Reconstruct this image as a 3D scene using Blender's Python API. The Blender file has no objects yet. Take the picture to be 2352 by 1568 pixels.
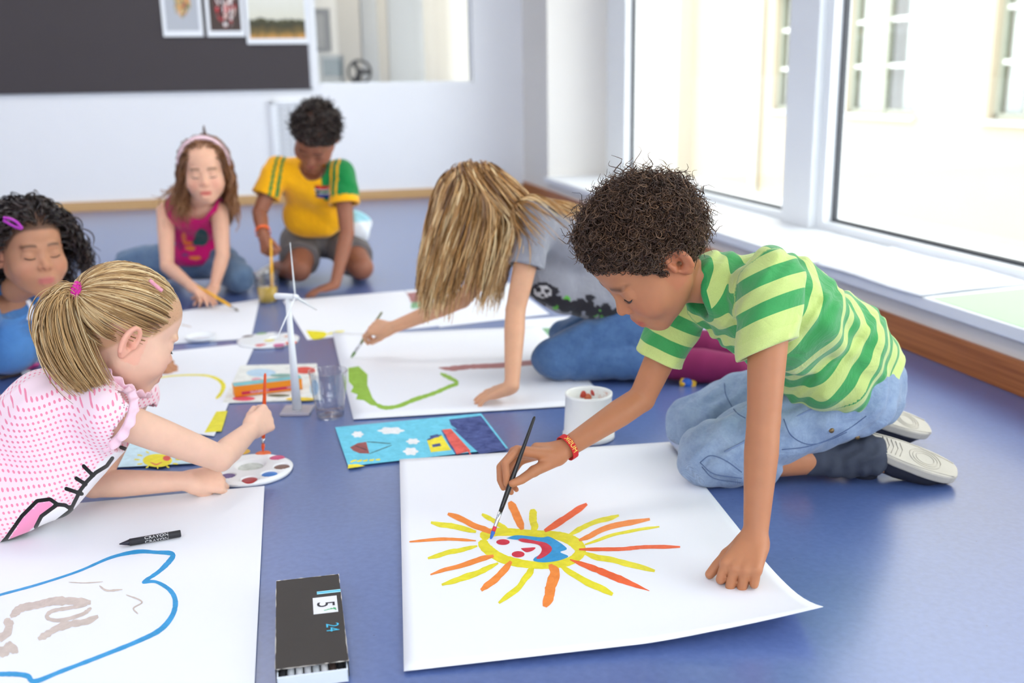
import bpy, math, random
import numpy as np
random.seed(7); rng = np.random.default_rng(7)
sc = bpy.context.scene
# ------------------------------------------------------------------ camera (35 mm equivalent, kneeling eye height, tilted down)
IW, IH = 2352, 1568
CAM_H, FPX, PITCH, ROLL = .78, 2365.5, .24638, -.01671
_cp, _sp, _c, _s = math.cos(PITCH), math.sin(PITCH), math.cos(ROLL), math.sin(ROLL)
CF = np.array([0, _cp, -_sp]); _R = np.array([1., 0, 0]); _U = np.array([0, _sp, _cp])
CR = _R*_c+_U*_s; CU = _U*_c-_R*_s; CP = np.array([0, 0, CAM_H])
def ray(u, v): return CF+CR*(u-IW/2)/FPX-CU*(v-IH/2)/FPX
def atY(u, v, y):            # surveyed point at distance y into the room
    d = ray(u, v); return CP+d*(y/d[1])
def atZ(u, v, z=0.):         # surveyed point at height z
    d = ray(u, v); return CP+d*((z-CAM_H)/d[2])
from mathutils import Matrix, Vector
cam = bpy.data.cameras.new('camera'); camo = bpy.data.objects.new('camera', cam); sc.collection.objects.link(camo)
camo.matrix_world = Matrix(((CR[0], CU[0], -CF[0], 0), (CR[1], CU[1], -CF[1], 0), (CR[2], CU[2], -CF[2], CAM_H), (0, 0, 0, 1)))
cam.sensor_width = 36; cam.lens = 36*FPX/IW; cam.clip_start = .05; cam.clip_end = 200
cam.dof.use_dof = True; cam.dof.focus_distance = 1.72; cam.dof.aperture_fstop = 2.9
sc.camera = camo
sc.view_settings.view_transform = 'Standard'; sc.view_settings.look = 'None'
sc.view_settings.gamma = 1; sc.view_settings.use_curve_mapping = False
sc.view_settings.exposure = -.16
sc.cycles.transparent_max_bounces = 24
# ------------------------------------------------------------------ daylight: bright overcast sky, and the sun on the facade across the yard
world = bpy.data.worlds.new('sky'); sc.world = world; world.use_nodes = True
_bg = world.node_tree.nodes['Background']; _bg.inputs[0].default_value = (.92, .96, 1, 1); _bg.inputs[1].default_value = 5.6
TH = .2283
EX = np.array([math.cos(TH), math.sin(TH), 0]); EY = np.array([-math.sin(TH), math.cos(TH), 0])
def room(V):                 # room axes (along the back wall, towards the back wall, up) -> world
    V = np.asarray(V, float); return V[..., :1]*EX+V[..., 1:2]*EY+V[..., 2:3]*np.array([0, 0, 1.])
def rp(a, b, z): return room(np.array([a, b, z]))
def sun_(direction, strength, angle):
    l = bpy.data.lights.new('sun', 'SUN'); l.energy = strength; l.angle = math.radians(angle); l.color = (1, .96, .88)
    o = bpy.data.objects.new('sun', l); sc.collection.objects.link(o)
    o.rotation_euler = Vector(direction).to_track_quat('-Z', 'Y').to_euler(); return o
sun_(tuple(rp(.72, .25, -.64)), 1.0, 1.5)
# ------------------------------------------------------------------ helpers
COL = bpy.context.scene.collection
def link(o, parent=None):
    COL.objects.link(o)
    if parent is not None:
        o.parent = parent
    return o
def tag(o, label=None, cat=None, group=None, kind=None):
    if label: o['label'] = label
    if cat: o['category'] = cat
    if group: o['group'] = group
    if kind: o['kind'] = kind
    return o
def empty(name, loc, label=None, cat=None, group=None):
    o = bpy.data.objects.new(name, None); o.empty_display_size = .05
    o.location = loc; COL.objects.link(o)
    return tag(o, label, cat, group)
def mesh_obj(name, V, Fc, mat, parent=None, smooth=False, loc=None):
    """one mesh object from world coordinates; its origin sits at loc (default: parent's or the base centre)"""
    V = np.asarray(V, dtype=np.float32).reshape(-1, 3)
    if parent is not None:
        org = np.array(parent_world(parent))
    elif loc is not None:
        org = np.array(loc, dtype=np.float32)
    else:
        org = np.array([(V[:, 0].min()+V[:, 0].max())/2, (V[:, 1].min()+V[:, 1].max())/2, V[:, 2].min()])
    me = bpy.data.meshes.new(name)
    Vl = (V - org).astype(np.float32)
    if isinstance(Fc, np.ndarray):
        n, k = Fc.shape
        me.vertices.add(len(Vl)); me.vertices.foreach_set('co', Vl.ravel())
        me.loops.add(n*k); me.loops.foreach_set('vertex_index', Fc.astype(np.int32).ravel())
        me.polygons.add(n); me.polygons.foreach_set('loop_start', np.arange(0, n*k, k, dtype=np.int32))
        me.update(calc_edges=True)
    else:
        me.from_pydata(Vl.tolist(), [], [list(map(int, f)) for f in Fc])
    if smooth:
        me.polygons.foreach_set('use_smooth', np.ones(len(me.polygons), dtype=bool))
    me.materials.append(mat); me.update()
    o = bpy.data.objects.new(name, me)
    COL.objects.link(o)
    if parent is not None:
        o.parent = parent
        ORG[o.name] = tuple(org)
    else:
        o.location = [float(x) for x in org]; ORG[o.name] = tuple(org)
    return o
ORG = {}
def parent_world(p):
    if p.name in ORG: return ORG[p.name]
    return tuple(p.location)
class MB:
    """collects verts and faces"""
    def __init__(s): s.v = []; s.f = []
    def add(s, V, Fc):
        o = len(s.v); s.v += [tuple(map(float, q)) for q in V]; s.f += [tuple(int(i)+o for i in q) for q in Fc]; return s
    def box(s, lo, hi, fr=None):
        x0, y0, z0 = lo; x1, y1, z1 = hi
        V = np.array([(x0,y0,z0),(x1,y0,z0),(x1,y1,z0),(x0,y1,z0),(x0,y0,z1),(x1,y0,z1),(x1,y1,z1),(x0,y1,z1)], float)
        if fr is not None: V = fr(V)
        return s.add(V, [(0,3,2,1),(4,5,6,7),(0,1,5,4),(1,2,6,5),(2,3,7,6),(3,0,4,7)])
    def lathe(s, prof, c, n=40, axis=None, cap0=False, cap1=False):
        """prof: (radius, height) list, round c; axis: unit vector"""
        ax = np.array([0,0,1.]) if axis is None else np.array(axis)/np.linalg.norm(axis)
        t = np.array([1,0,0.]) if abs(ax[0]) < .9 else np.array([0,1.,0])
        u = np.cross(ax, t); u /= np.linalg.norm(u); w = np.cross(ax, u)
        V = []; Fc = []
        for r, h in prof:
            for i in range(n):
                a = 2*math.pi*i/n
                V.append(np.array(c)+ax*h+(u*math.cos(a)+w*math.sin(a))*r)
        m = len(prof)
        for j in range(m-1):
            for i in range(n):
                k = (i+1) % n
                Fc.append((j*n+i, j*n+k, (j+1)*n+k, (j+1)*n+i))
        if cap0: Fc.append(tuple(range(n-1, -1, -1)))
        if cap1: Fc.append(tuple((m-1)*n+i for i in range(n)))
        return s.add(V, Fc)
    def tube(s, pts, rad, n=10, cap=True):
        P = np.array(pts, float); rad = np.broadcast_to(np.array(rad, float), (len(P),))
        T = np.gradient(P, axis=0); T /= np.linalg.norm(T, axis=1)[:, None]+1e-12
        u = np.cross(T[0], [0.13, .31, .94]); u /= np.linalg.norm(u)
        V = []; Fc = []
        for i in range(len(P)):
            u = u-T[i]*np.dot(u, T[i]); u /= np.linalg.norm(u); w = np.cross(T[i], u)
            for k in range(n):
                a = 2*math.pi*k/n
                V.append(P[i]+(u*math.cos(a)+w*math.sin(a))*rad[i])
        for i in range(len(P)-1):
            for k in range(n):
                q = (k+1) % n
                Fc.append((i*n+k, i*n+q, (i+1)*n+q, (i+1)*n+k))
        if cap:
            Fc.append(tuple(range(n-1, -1, -1))); Fc.append(tuple((len(P)-1)*n+i for i in range(n)))
        return s.add(V, Fc)
    def prism(s, poly, z0, z1, fr=None):
        n = len(poly); V = [(x, y, z0) for x, y in poly]+[(x, y, z1) for x, y in poly]
        V = np.array(V, float)
        if fr is not None: V = fr(V)
        return s.add(V, [tuple(range(n-1, -1, -1)), tuple(range(n, 2*n))]+[(i, (i+1) % n, n+(i+1) % n, n+i) for i in range(n)])
    def obj(s, name, mat, parent=None, smooth=False, loc=None, bevel=0):
        o = mesh_obj(name, s.v, s.f, mat, parent, smooth, loc)
        if bevel:
            m = o.modifiers.new('b', 'BEVEL'); m.width = bevel; m.segments = 2; m.limit_method = 'ANGLE'
        return o
def norm(v):
    v = np.array(v, float); return v/np.linalg.norm(v)
def lerp(a, b, t): return np.array(a, float)*(1-t)+np.array(b, float)*t
def catmull(P, n=8):
    P = np.array(P, float); Q = np.vstack([2*P[0]-P[1], P, 2*P[-1]-P[-2]]); out = []
    for i in range(1, len(Q)-2):
        for k in range(n):
            t = k/n
            out.append(.5*((2*Q[i])+(Q[i+1]-Q[i-1])*t+(2*Q[i-1]-5*Q[i]+4*Q[i+1]-Q[i+2])*t*t+(3*Q[i]-Q[i-1]-3*Q[i+1]+Q[i+2])*t**3))
    out.append(Q[-2]); return np.array(out)

# ------------------------------------------------------------------ materials
def C3(r, g, b):
    def l(c):
        c /= 255.; return c/12.92 if c <= .04045 else ((c+.055)/1.055)**2.4
    return (l(r), l(g), l(b), 1)
def new_mat(name):
    m = bpy.data.materials.new(name); m.use_nodes = True
    nt = m.node_tree; return m, nt, nt.nodes, nt.links, nt.nodes['Principled BSDF']
def plain(name, col, rough=.5, noise=.0, nscale=30, bump=0, bscale=200, metal=0, spec=.5, sheen=0, trans=0, coat=0):
    m, nt, N, Lk, B = new_mat(name)
    B.inputs['Base Color'].default_value = col; B.inputs['Roughness'].default_value = rough
    B.inputs['Metallic'].default_value = metal; B.inputs['Specular IOR Level'].default_value = spec
    B.inputs['Sheen Weight'].default_value = sheen; B.inputs['Transmission Weight'].default_value = trans
    B.inputs['Coat Weight'].default_value = coat
    tc = N.new('ShaderNodeTexCoord')
    if noise:
        n = N.new('ShaderNodeTexNoise'); n.inputs['Scale'].default_value = nscale; n.inputs['Detail'].default_value = 4
        Lk.new(tc.outputs['Object'], n.inputs['Vector'])
        r = N.new('ShaderNodeMapRange'); r.inputs['To Min'].default_value = 1-noise; r.inputs['To Max'].default_value = 1+noise
        Lk.new(n.outputs['Fac'], r.inputs['Value'])
        x = N.new('ShaderNodeMix'); x.data_type = 'RGBA'; x.blend_type = 'MULTIPLY'; x.inputs[0].default_value = 1
        x.inputs[6].default_value = col; Lk.new(r.outputs[0], x.inputs[7]); Lk.new(x.outputs[2], B.inputs['Base Color'])
    if bump:
        n = N.new('ShaderNodeTexNoise'); n.inputs['Scale'].default_value = bscale; n.inputs['Detail'].default_value = 5
        Lk.new(tc.outputs['Object'], n.inputs['Vector'])
        b = N.new('ShaderNodeBump'); b.inputs['Strength'].default_value = bump; b.inputs['Distance'].default_value = .002
        Lk.new(n.outputs['Fac'], b.inputs['Height']); Lk.new(b.outputs[0], B.inputs['Normal'])
    return m
def glassy(name, tint=(1, 1, 1, 1), rough=.02, ior=1.45):
    """thin clear sheet: straight-through light with a Fresnel reflection"""
    m = bpy.data.materials.new(name); m.use_nodes = True; N = m.node_tree.nodes; Lk = m.node_tree.links
    N.clear(); o = N.new('ShaderNodeOutputMaterial'); t = N.new('ShaderNodeBsdfTransparent'); t.inputs[0].default_value = tint
    g = N.new('ShaderNodeBsdfGlossy'); g.inputs['Roughness'].default_value = rough
    lw = N.new('ShaderNodeLayerWeight'); lw.inputs[0].default_value = .5
    p5 = N.new('ShaderNodeMath'); p5.operation = 'POWER'; p5.inputs[1].default_value = 5; Lk.new(lw.outputs['Facing'], p5.inputs[0])
    f = N.new('ShaderNodeMath'); f.operation = 'MULTIPLY_ADD'; f.inputs[1].default_value = .9; f.inputs[2].default_value = ((ior-1)/(ior+1))**2; Lk.new(p5.outputs[0], f.inputs[0]); x = N.new('ShaderNodeMixShader')
    Lk.new(f.outputs[0], x.inputs[0]); Lk.new(t.outputs[0], x.inputs[1]); Lk.new(g.outputs[0], x.inputs[2]); Lk.new(x.outputs[0], o.inputs[0])
    return m

# ------------------------------------------------------------------ implicit surfaces
f32 = np.float32
def smin(a, b, k):
    if k <= 0: return np.minimum(a, b)
    h = np.clip(.5+.5*(b-a)/k, 0, 1); return b+(a-b)*h-k*h*(1-h)
def smax(a, b, k): return -smin(-a, -b, k)
def sd_cone(P, a, b, ra, rb):
    a = np.asarray(a, f32); ab = np.asarray(b, f32)-a; L2 = float(ab@ab)+1e-12
    pa = P-a; t = pa@(ab/f32(L2)); np.maximum(t, 0, out=t); np.minimum(t, 1, out=t)
    pa -= t[:, None]*ab; t *= f32(rb-ra); t += f32(ra)
    q = np.einsum('ij,ij->i', pa, pa); np.sqrt(q, out=q); q -= t; return q
def sd_ell(P, c, r, Rm=None):
    q = P-np.asarray(c, f32)
    if Rm is not None: q = q@np.asarray(Rm, f32)
    r = np.asarray(r, f32); a = q/r; k0 = np.sqrt(np.einsum('ij,ij->i', a, a)); b = a/r
    k1 = np.sqrt(np.einsum('ij,ij->i', b, b))+1e-6
    return k0*(k0-1)/k1
def sd_plane(P, p0, n): return (P-np.asarray(p0, f32))@np.asarray(norm(n), f32)
class Grp:
    """ordered list of primitives: (op, k, function); bounded so that far points are skipped"""
    def __init__(s, M=None): s.it = []; s.M = M; s.pts = []; s.bs = None; s.pre = None
    def cone(s, a, b, ra, rb, k=.01, op='+'):
        if op == '+': s.pts += [(a, ra), (b, rb)]
        s.it.append((op, k, lambda P: sd_cone(P, a, b, ra, rb))); return s
    def chain(s, pts, rad, k=.01, op='+'):
        if op == '+': s.pts += list(zip(pts, rad))
        def f(P):
            d = sd_cone(P, pts[0], pts[1], rad[0], rad[1])
            for i in range(1, len(pts)-1): d = np.minimum(d, sd_cone(P, pts[i], pts[i+1], rad[i], rad[i+1]))
            return d
        s.it.append((op, k, f)); return s
    def ell(s, c, r, Rm=None, k=.01, op='+'):
        if op == '+': s.pts.append((c, max(r)))
        s.it.append((op, k, lambda P: sd_ell(P, c, r, Rm))); return s
    def plane(s, p0, n, k=.003):        # keeps the side opposite to n
        s.it.append(('&', k, lambda P: sd_plane(P, p0, n))); return s
    def sub(s, g, k=.01, op='+'):
        s.pts += [g.sphere()]
        s.it.append((op, k, g.ev)); return s
    def fn(s, f, k, op): s.it.append((op, k, f)); return s
    def sphere(s):
        if s.bs is None:
            c = np.array([np.array(p, float) for p, r in s.pts]); rr = np.array([r for p, r in s.pts])
            m = ((c-rr[:, None]).min(0)+(c+rr[:, None]).max(0))/2
            s.bs = (m, float((np.linalg.norm(c-m, axis=1)+rr).max()))
            if s.M is not None:
                o, R, sc = s.M; s.bs = (np.array(o)+R@(m*sc), s.bs[1]*sc)
        return s.bs
    def ev(s, P):
        c, r = s.sphere(); q = P-np.asarray(c, f32); dist = np.sqrt(np.einsum('ij,ij->i', q, q))-f32(r)
        out = dist; m = dist < .032
        if m.any():
            Q = P[m]; sc = 1.
            if s.M is not None:
                o, R, sc = s.M; Q = ((Q-np.asarray(o, f32))@np.asarray(R, f32))/f32(sc)
            if s.pre is not None: Q = s.pre(Q)
            d = None
            for op, k, f in s.it:
                e = f(Q)
                if d is None: d = e
                elif op == '+': d = smin(d, e, k)
                elif op == '-': d = smax(d, -e, k)
                elif op == '&': d = smax(d, e, k)
                elif op == 'o': d = d+e
            out[m] = d*f32(sc)
        return out
def polygonize(ev, lo, hi, h, proj=2):
    lo = np.array(lo, float); n = 16
    dims = np.ceil((np.array(hi)-lo)/(h*n)).astype(int)
    cells = np.stack(np.meshgrid(*[np.arange(d) for d in dims], indexing='ij'), -1).reshape(-1, 3)
    s = n
    while True:
        ctr = (lo+(cells+.5)*(h*s)).astype(f32)
        d = ev(ctr); cells = cells[np.abs(d) < h*s*1.05+.002]
        if s == 1: break
        s //= 2
        off = np.array([(i, j, k) for i in (0, 1) for j in (0, 1) for k in (0, 1)])
        cells = (cells[:, None, :]*2+off).reshape(-1, 3)
    S = np.array([1 << 40, 1 << 20, 1], dtype=np.int64)
    off = np.array([(i, j, k) for i in (0, 1) for j in (0, 1) for k in (0, 1)])
    ck = (cells.astype(np.int64)+2)@S
    order = np.argsort(ck); ck = ck[order]; cells = cells[order]
    corn = (cells[:, None, :]+off).reshape(-1, 3); kk = (corn.astype(np.int64)+2)@S
    uk, inv = np.unique(kk, return_inverse=True)
    cc = np.stack([uk >> 40, (uk >> 20) & 0xfffff, uk & 0xfffff], -1)-2
    dv = ev((lo+cc*h).astype(f32)); D = dv[inv].reshape(-1, 8)
    act = (D.min(1) < 0) & (D.max(1) >= 0)
    cells = cells[act]; D = D[act]; ck = ck[act]
    ED = [(0, 1), (2, 3), (4, 5), (6, 7), (0, 2), (1, 3), (4, 6), (5, 7), (0, 4), (1, 5), (2, 6), (3, 7)]
    acc = np.zeros((len(cells), 3)); cnt = np.zeros(len(cells))
    for a, b in ED:
        da, db = D[:, a], D[:, b]; m = (da < 0) != (db < 0)
        t = np.where(m, da/np.where(m, da-db, 1), 0)
        acc += m[:, None]*(off[a]+(off[b]-off[a])*t[:, None]); cnt += m
    V = (lo+(cells+acc/cnt[:, None])*h).astype(f32)
    quads = []
    for ax in range(3):
        b, c = (ax+1) % 3, (ax+2) % 3
        e = np.zeros(3, int); e[ax] = 1; i1 = int(e@np.array([4, 2, 1]))
        m = (D[:, 0] < 0) != (D[:, i1] < 0); base = cells[m]; neg = D[m, 0] < 0
        eb = np.zeros(3, int); eb[b] = 1; ec = np.zeros(3, int); ec[c] = 1
        ids = []; ok = np.ones(len(base), bool)
        for o in (0*eb, eb, eb+ec, ec):
            key = ((base-o).astype(np.int64)+2)@S; j = np.clip(np.searchsorted(ck, key), 0, len(ck)-1)
            ok &= ck[j] == key; ids.append(j)
        q = np.stack(ids, -1); q = np.where(neg[:, None], q, q[:, ::-1]); quads.append(q[ok])
    Q = np.vstack(quads)
    T = np.array([(1, -1, -1), (-1, -1, 1), (-1, 1, -1), (1, 1, 1)], f32); e = f32(h*.4)
    for it in range(proj):
        ee = [ev(V+T[i]*e) for i in range(4)]; g = sum(T[i]*ee[i][:, None] for i in range(4)); d = sum(ee)/4
        g /= np.sqrt((g*g).sum(1))[:, None]+1e-9
        V = V-g*np.clip(d, -h*.6, h*.6)[:, None]
    return V, Q
def add_col(o, name, arr):
    a = o.data.attributes.new(name, 'FLOAT_COLOR', 'POINT')
    z = np.ones((len(arr), 4), f32); z[:, :3] = arr; a.data.foreach_set('color', z.ravel())
def add_float(o, name, arr):
    a = o.data.attributes.new(name, 'FLOAT', 'POINT'); a.data.foreach_set('value', np.asarray(arr, f32))
def sdf_obj(name, g, h, mat, parent, pad=.015, proj=1):
    c, r = g.sphere(); pts = np.array([np.array(p, float) for p, rr in g.pts]); rr = np.array([q for p, q in g.pts])
    lo = (pts-rr[:, None]).min(0)-pad; hi = (pts+rr[:, None]).max(0)+pad
    V, Q = polygonize(g.ev, lo, hi, h, proj)
    return mesh_obj(name, V, Q, mat, parent, True), V
def sstep(a, b, x):
    t = np.clip((x-a)/(b-a), 0, 1); return t*t*(3-2*t)
# ------------------------------------------------------------------ the room
A_WALL, B_BACK, CEIL, A_LEFT, B_REAR = 1.80, 7.27, 2.85, -4.6, -3.2
SILL, A_FRAME, B_REV, B_REV0 = .175, 2.20, 6.61, -2.6
def floor_mat():
    m, nt, N, Lk, B = new_mat('blue_linoleum')
    tc = N.new('ShaderNodeTexCoord')
    n = N.new('ShaderNodeTexNoise'); n.inputs['Scale'].default_value = 2.2; n.inputs['Detail'].default_value = 6; Lk.new(tc.outputs['Object'], n.inputs['Vector'])
    n2 = N.new('ShaderNodeTexNoise'); n2.inputs['Scale'].default_value = 90; n2.inputs['Detail'].default_value = 6; Lk.new(tc.outputs['Object'], n2.inputs['Vector'])
    a = N.new('ShaderNodeMath'); a.operation = 'MULTIPLY_ADD'; a.inputs[1].default_value = .5; Lk.new(n2.outputs['Fac'], a.inputs[0]); 
    h = N.new('ShaderNodeMath'); h.operation = 'MULTIPLY'; h.inputs[1].default_value = .5; Lk.new(n.outputs['Fac'], h.inputs[0]); Lk.new(h.outputs[0], a.inputs[2])
    r = N.new('ShaderNodeValToRGB'); r.color_ramp.elements[0].position = .35; r.color_ramp.elements[1].position = .65
    r.color_ramp.elements[0].color = C3(75, 97, 152); r.color_ramp.elements[1].color = C3(92, 114, 170); Lk.new(a.outputs[0], r.inputs[0])
    # scuffs: pale flecks and a few dark specks
    v = N.new('ShaderNodeTexVoronoi'); v.inputs['Scale'].default_value = 38; v.inputs['Randomness'].default_value = 1; Lk.new(tc.outputs['Object'], v.inputs['Vector'])
    s = N.new('ShaderNodeMapRange'); s.inputs['From Min'].default_value = .03; s.inputs['From Max'].default_value = .06; s.inputs['To Min'].default_value = 1; s.inputs['To Max'].default_value = 0; Lk.new(v.outputs['Distance'], s.inputs['Value'])
    g = N.new('ShaderNodeMath'); g.operation = 'GREATER_THAN'; g.inputs[1].default_value = .60
    nm = N.new('ShaderNodeTexNoise'); nm.inputs['Scale'].default_value = 9; Lk.new(tc.outputs['Object'], nm.inputs['Vector']); Lk.new(nm.outputs['Fac'], g.inputs[0])
    mu = N.new('ShaderNodeMath'); mu.operation = 'MULTIPLY'; Lk.new(s.outputs[0], mu.inputs[0]); Lk.new(g.outputs[0], mu.inputs[1])
    x = N.new('ShaderNodeMix'); x.data_type = 'RGBA'; Lk.new(mu.outputs[0], x.inputs[0]); Lk.new(r.outputs[0], x.inputs[6]); x.inputs[7].default_value = C3(60, 66, 105)
    Lk.new(x.outputs[2], B.inputs['Base Color'])
    rr = N.new('ShaderNodeMapRange'); rr.inputs['To Min'].default_value = .26; rr.inputs['To Max'].default_value = .44; Lk.new(a.outputs[0], rr.inputs['Value']); Lk.new(rr.outputs[0], B.inputs['Roughness'])
    b = N.new('ShaderNodeBump'); b.inputs['Strength'].default_value = .06; b.inputs['Distance'].default_value = .002; Lk.new(n2.outputs['Fac'], b.inputs['Height']); Lk.new(b.outputs[0], B.inputs['Normal'])
    B.inputs['Specular IOR Level'].default_value = .6; B.inputs['Coat Weight'].default_value = .6; B.inputs['Coat Roughness'].default_value = .24; B.inputs['Coat IOR'].default_value = 1.7
    return m
def wood_mat(name, c0, c1, along=0):
    m, nt, N, Lk, B = new_mat(name)
    tc = N.new('ShaderNodeTexCoord'); mp = N.new('ShaderNodeMapping'); mp.inputs['Rotation'].default_value = (0, 0, -TH)
    s = [40, 40, 60]; s[along] = 1.5; mp.vector_type = 'POINT'
    mp2 = N.new('ShaderNodeMapping'); mp2.inputs['Scale'].default_value = s
    Lk.new(tc.outputs['Object'], mp.inputs[0]); Lk.new(mp.outputs[0], mp2.inputs[0])
    n = N.new('ShaderNodeTexNoise'); n.inputs['Scale'].default_value = 1.2; n.inputs['Detail'].default_value = 6; Lk.new(mp2.outputs[0], n.inputs['Vector'])
    r = N.new('ShaderNodeValToRGB'); r.color_ramp.elements[0].position = .35; r.color_ramp.elements[1].position = .68; r.color_ramp.elements[0].color = c0; r.color_ramp.elements[1].color = c1
    Lk.new(n.outputs['Fac'], r.inputs[0]); Lk.new(r.outputs[0], B.inputs['Base Color']); B.inputs['Roughness'].default_value = .4
    return m
M_floor = floor_mat()
M_wall = plain('white_wall_paint', C3(243, 244, 246), .7, .015, 3, .05, 400)
M_wallR = plain('warm_white_wall', C3(232, 228, 222), .7, .015, 3, .05, 400)
M_ceil = plain('ceiling_paint', C3(242, 243, 244), .8, .02, 4)
M_frame = plain('white_lacquered_frame', C3(240, 243, 246), .35, .01, 5)
M_gasket = plain('dark_window_gasket', C3(60, 62, 68), .5, .05, 40)
M_woodR = wood_mat('orange_wood_skirting', C3(150, 84, 40), C3(190, 118, 62), 1)
M_woodB = wood_mat('pale_wood_skirting', C3(196, 152, 98), C3(216, 176, 122), 0)
M_glass = glassy('window_glass', (.97, .985, .98, 1))
def struct(mb, name, mat, parent=None, bevel=0, smooth=False):
    o = mb.obj(name, mat, parent, smooth, bevel=bevel)
    if parent is None: o['kind'] = 'structure'
    return o
def rbox(a0, b0, z0, a1, b1, z1): return MB().box((a0, b0, z0), (a1, b1, z1), room)
struct(rbox(A_LEFT-.2, B_REAR-.2, -.12, A_FRAME+.4, B_BACK+5.2, 0), 'floor', M_floor)
struct(rbox(A_LEFT-.2, B_REAR-.2, CEIL, A_FRAME+.4, B_BACK+5.2, CEIL+.25), 'ceiling', M_ceil)
# back wall with the opening to the next room
O0, O1, OZ0, OZ1 = .375, 1.445, .785, 2.05
w = MB()
for a0, z0, a1, z1 in ((A_LEFT, 0, O0, CEIL), (O1, 0, A_FRAME+.4, CEIL), (O0, 0, O1, OZ0), (O0, OZ1, O1, CEIL)): w.box((a0, B_BACK, z0), (a1, B_BACK+.16, z1), room)
struct(w, 'wall_back', M_wall)
# right wall: low parapet under the deep window bench, piers and lintel
w = MB()
w.box((A_WALL, B_REV, 0), (A_FRAME+.4, B_BACK, CEIL), room); w.box((A_WALL, B_REAR, 0), (A_FRAME+.4, B_REV0, CEIL), room)
w.box((A_WALL, B_REV0, 2.55), (A_FRAME+.4, B_REV, CEIL), room); w.box((A_WALL, B_REV0, 0), (A_FRAME+.4, B_REV, SILL-.035), room)
struct(w, 'wall_right', M_wallR)
struct(rbox(A_WALL-.03, B_REV0, SILL-.035, A_FRAME+.4, B_REV, SILL), 'trim_1', M_frame, bevel=.004)
struct(rbox(A_WALL-.016, B_REAR, 0, A_WALL, B_BACK-.016, .088), 'baseboard_right', M_woodR, bevel=.003)
struct(rbox(A_LEFT, B_BACK-.016, 0, A_WALL-.016, B_BACK, .064), 'baseboard_back', M_woodB, bevel=.003)
w = MB(); w.box((A_LEFT-.15, B_REAR, 0), (A_LEFT, B_BACK, CEIL), room); struct(w, 'wall_left', M_wall)
# rear wall (behind the viewpoint) with wide window openings added to let in fill light
w = MB()
for a0, z0, a1, z1 in ((A_LEFT, 0, -3.9, CEIL), (1.3, 0, A_WALL, CEIL), (-3.9, 0, 1.3, .8), (-3.9, 2.6, 1.3, CEIL), (-1.5, .8, -1.1, 2.6)): w.box((a0, B_REAR-.15, z0), (a1, B_REAR, z1), room)
struct(w, 'wall_rear', M_wall)
# windows on the right: frame pieces, gaskets and panes
def window(name, b0, b1, z0=SILL, z1=2.55, post0=.05, post1=.05):
    root = empty(name, tuple(rp(A_FRAME, (b0+b1)/2, z0))); root['kind'] = 'structure'; ORG[root.name] = tuple(root.location)
    fr = MB(); a0, a1 = A_FRAME, A_FRAME+.075
    fr.box((a0, b0, z0), (a1, b0+post0, z1), room); fr.box((a0, b1-post1, z0), (a1, b1, z1), room)
    fr.box((a0, b0+post0, z0), (a1, b1-post1, z0+.030), room); fr.box((a0, b0+post0, z1-.05), (a1, b1-post1, z1), room)
    fr.obj('window_frame', M_frame, root, bevel=.003)
    g = MB(); q0, q1, w0, w1 = b0+post0, b1-post1, z0+.03, z1-.05; t = .012; aa, ab = a0+.040, a0+.062
    g.box((aa, q0, w0), (ab, q1, w0+t), room); g.box((aa, q0, w1-t), (ab, q1, w1), room); g.box((aa, q0, w0), (ab, q0+t, w1), room); g.box((aa, q1-t, w0), (ab, q1, w1), room)
    g.obj('gasket', M_gasket, root)
    rbox(a0+.048, q0, w0, a0+.054, q1, w1).obj('pane', M_glass, root)
    return root
window('window_1', 4.10, B_REV, post1=.36)
window('window_2', 1.55, 3.86)
window('window_3', -1.0, 1.30)
struct(rbox(A_FRAME-.035, 3.86, SILL, A_FRAME+.10, 4.10, 2.55), 'trim_2', M_frame, bevel=.004)
struct(rbox(A_FRAME-.035, 1.30, SILL, A_FRAME+.10, 1.55, 2.55), 'trim_3', M_frame, bevel=.004)
struct(rbox(A_FRAME-.035, B_REV0, SILL, A_FRAME+.10, -1.0, 2.55), 'trim_4', M_frame, bevel=.004)
# unseen ceiling panels, added as fill light
M_lamp = bpy.data.materials.new('fill_lamp_diffuser'); M_lamp.use_nodes = True
_n = M_lamp.node_tree.nodes; _n.clear(); _o = _n.new('ShaderNodeOutputMaterial'); _e = _n.new('ShaderNodeEmission'); _e.inputs[0].default_value = (1, .97, .93, 1); _e.inputs[1].default_value = 8
M_lamp.node_tree.links.new(_e.outputs[0], _o.inputs[0])
def lamp(a, b, i):
    r = empty('added_fill_lamp', tuple(rp(a, b, CEIL-.06)), 'added square white ceiling fill panel, %s' % i, 'ceiling lamp', 'added fill light panels'); ORG[r.name] = tuple(r.location)
    rbox(a-.45, b-.45, CEIL-.05, a+.45, b+.45, CEIL).obj('housing', M_frame, r, bevel=.004)
    rbox(a-.42, b-.42, CEIL-.056, a+.42, b+.42, CEIL-.050).obj('diffuser', M_lamp, r)
k = 0
for b, bn in ((-1.2, 'behind the viewpoint'), (3.0, 'over the wind turbine'), (5.6, 'over the boy in yellow')):
    for a, an in ((-2.8, 'left row'), (-.4, 'middle row')):
        lamp(a, b, an+' '+bn)
lamp(.4, B_BACK+2.2, 'nearer one in the room beyond the opening')  # this pair is added to brighten the room beyond the opening
lamp(1.3, B_BACK+4.0, 'farther one in the room beyond the opening')
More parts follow.
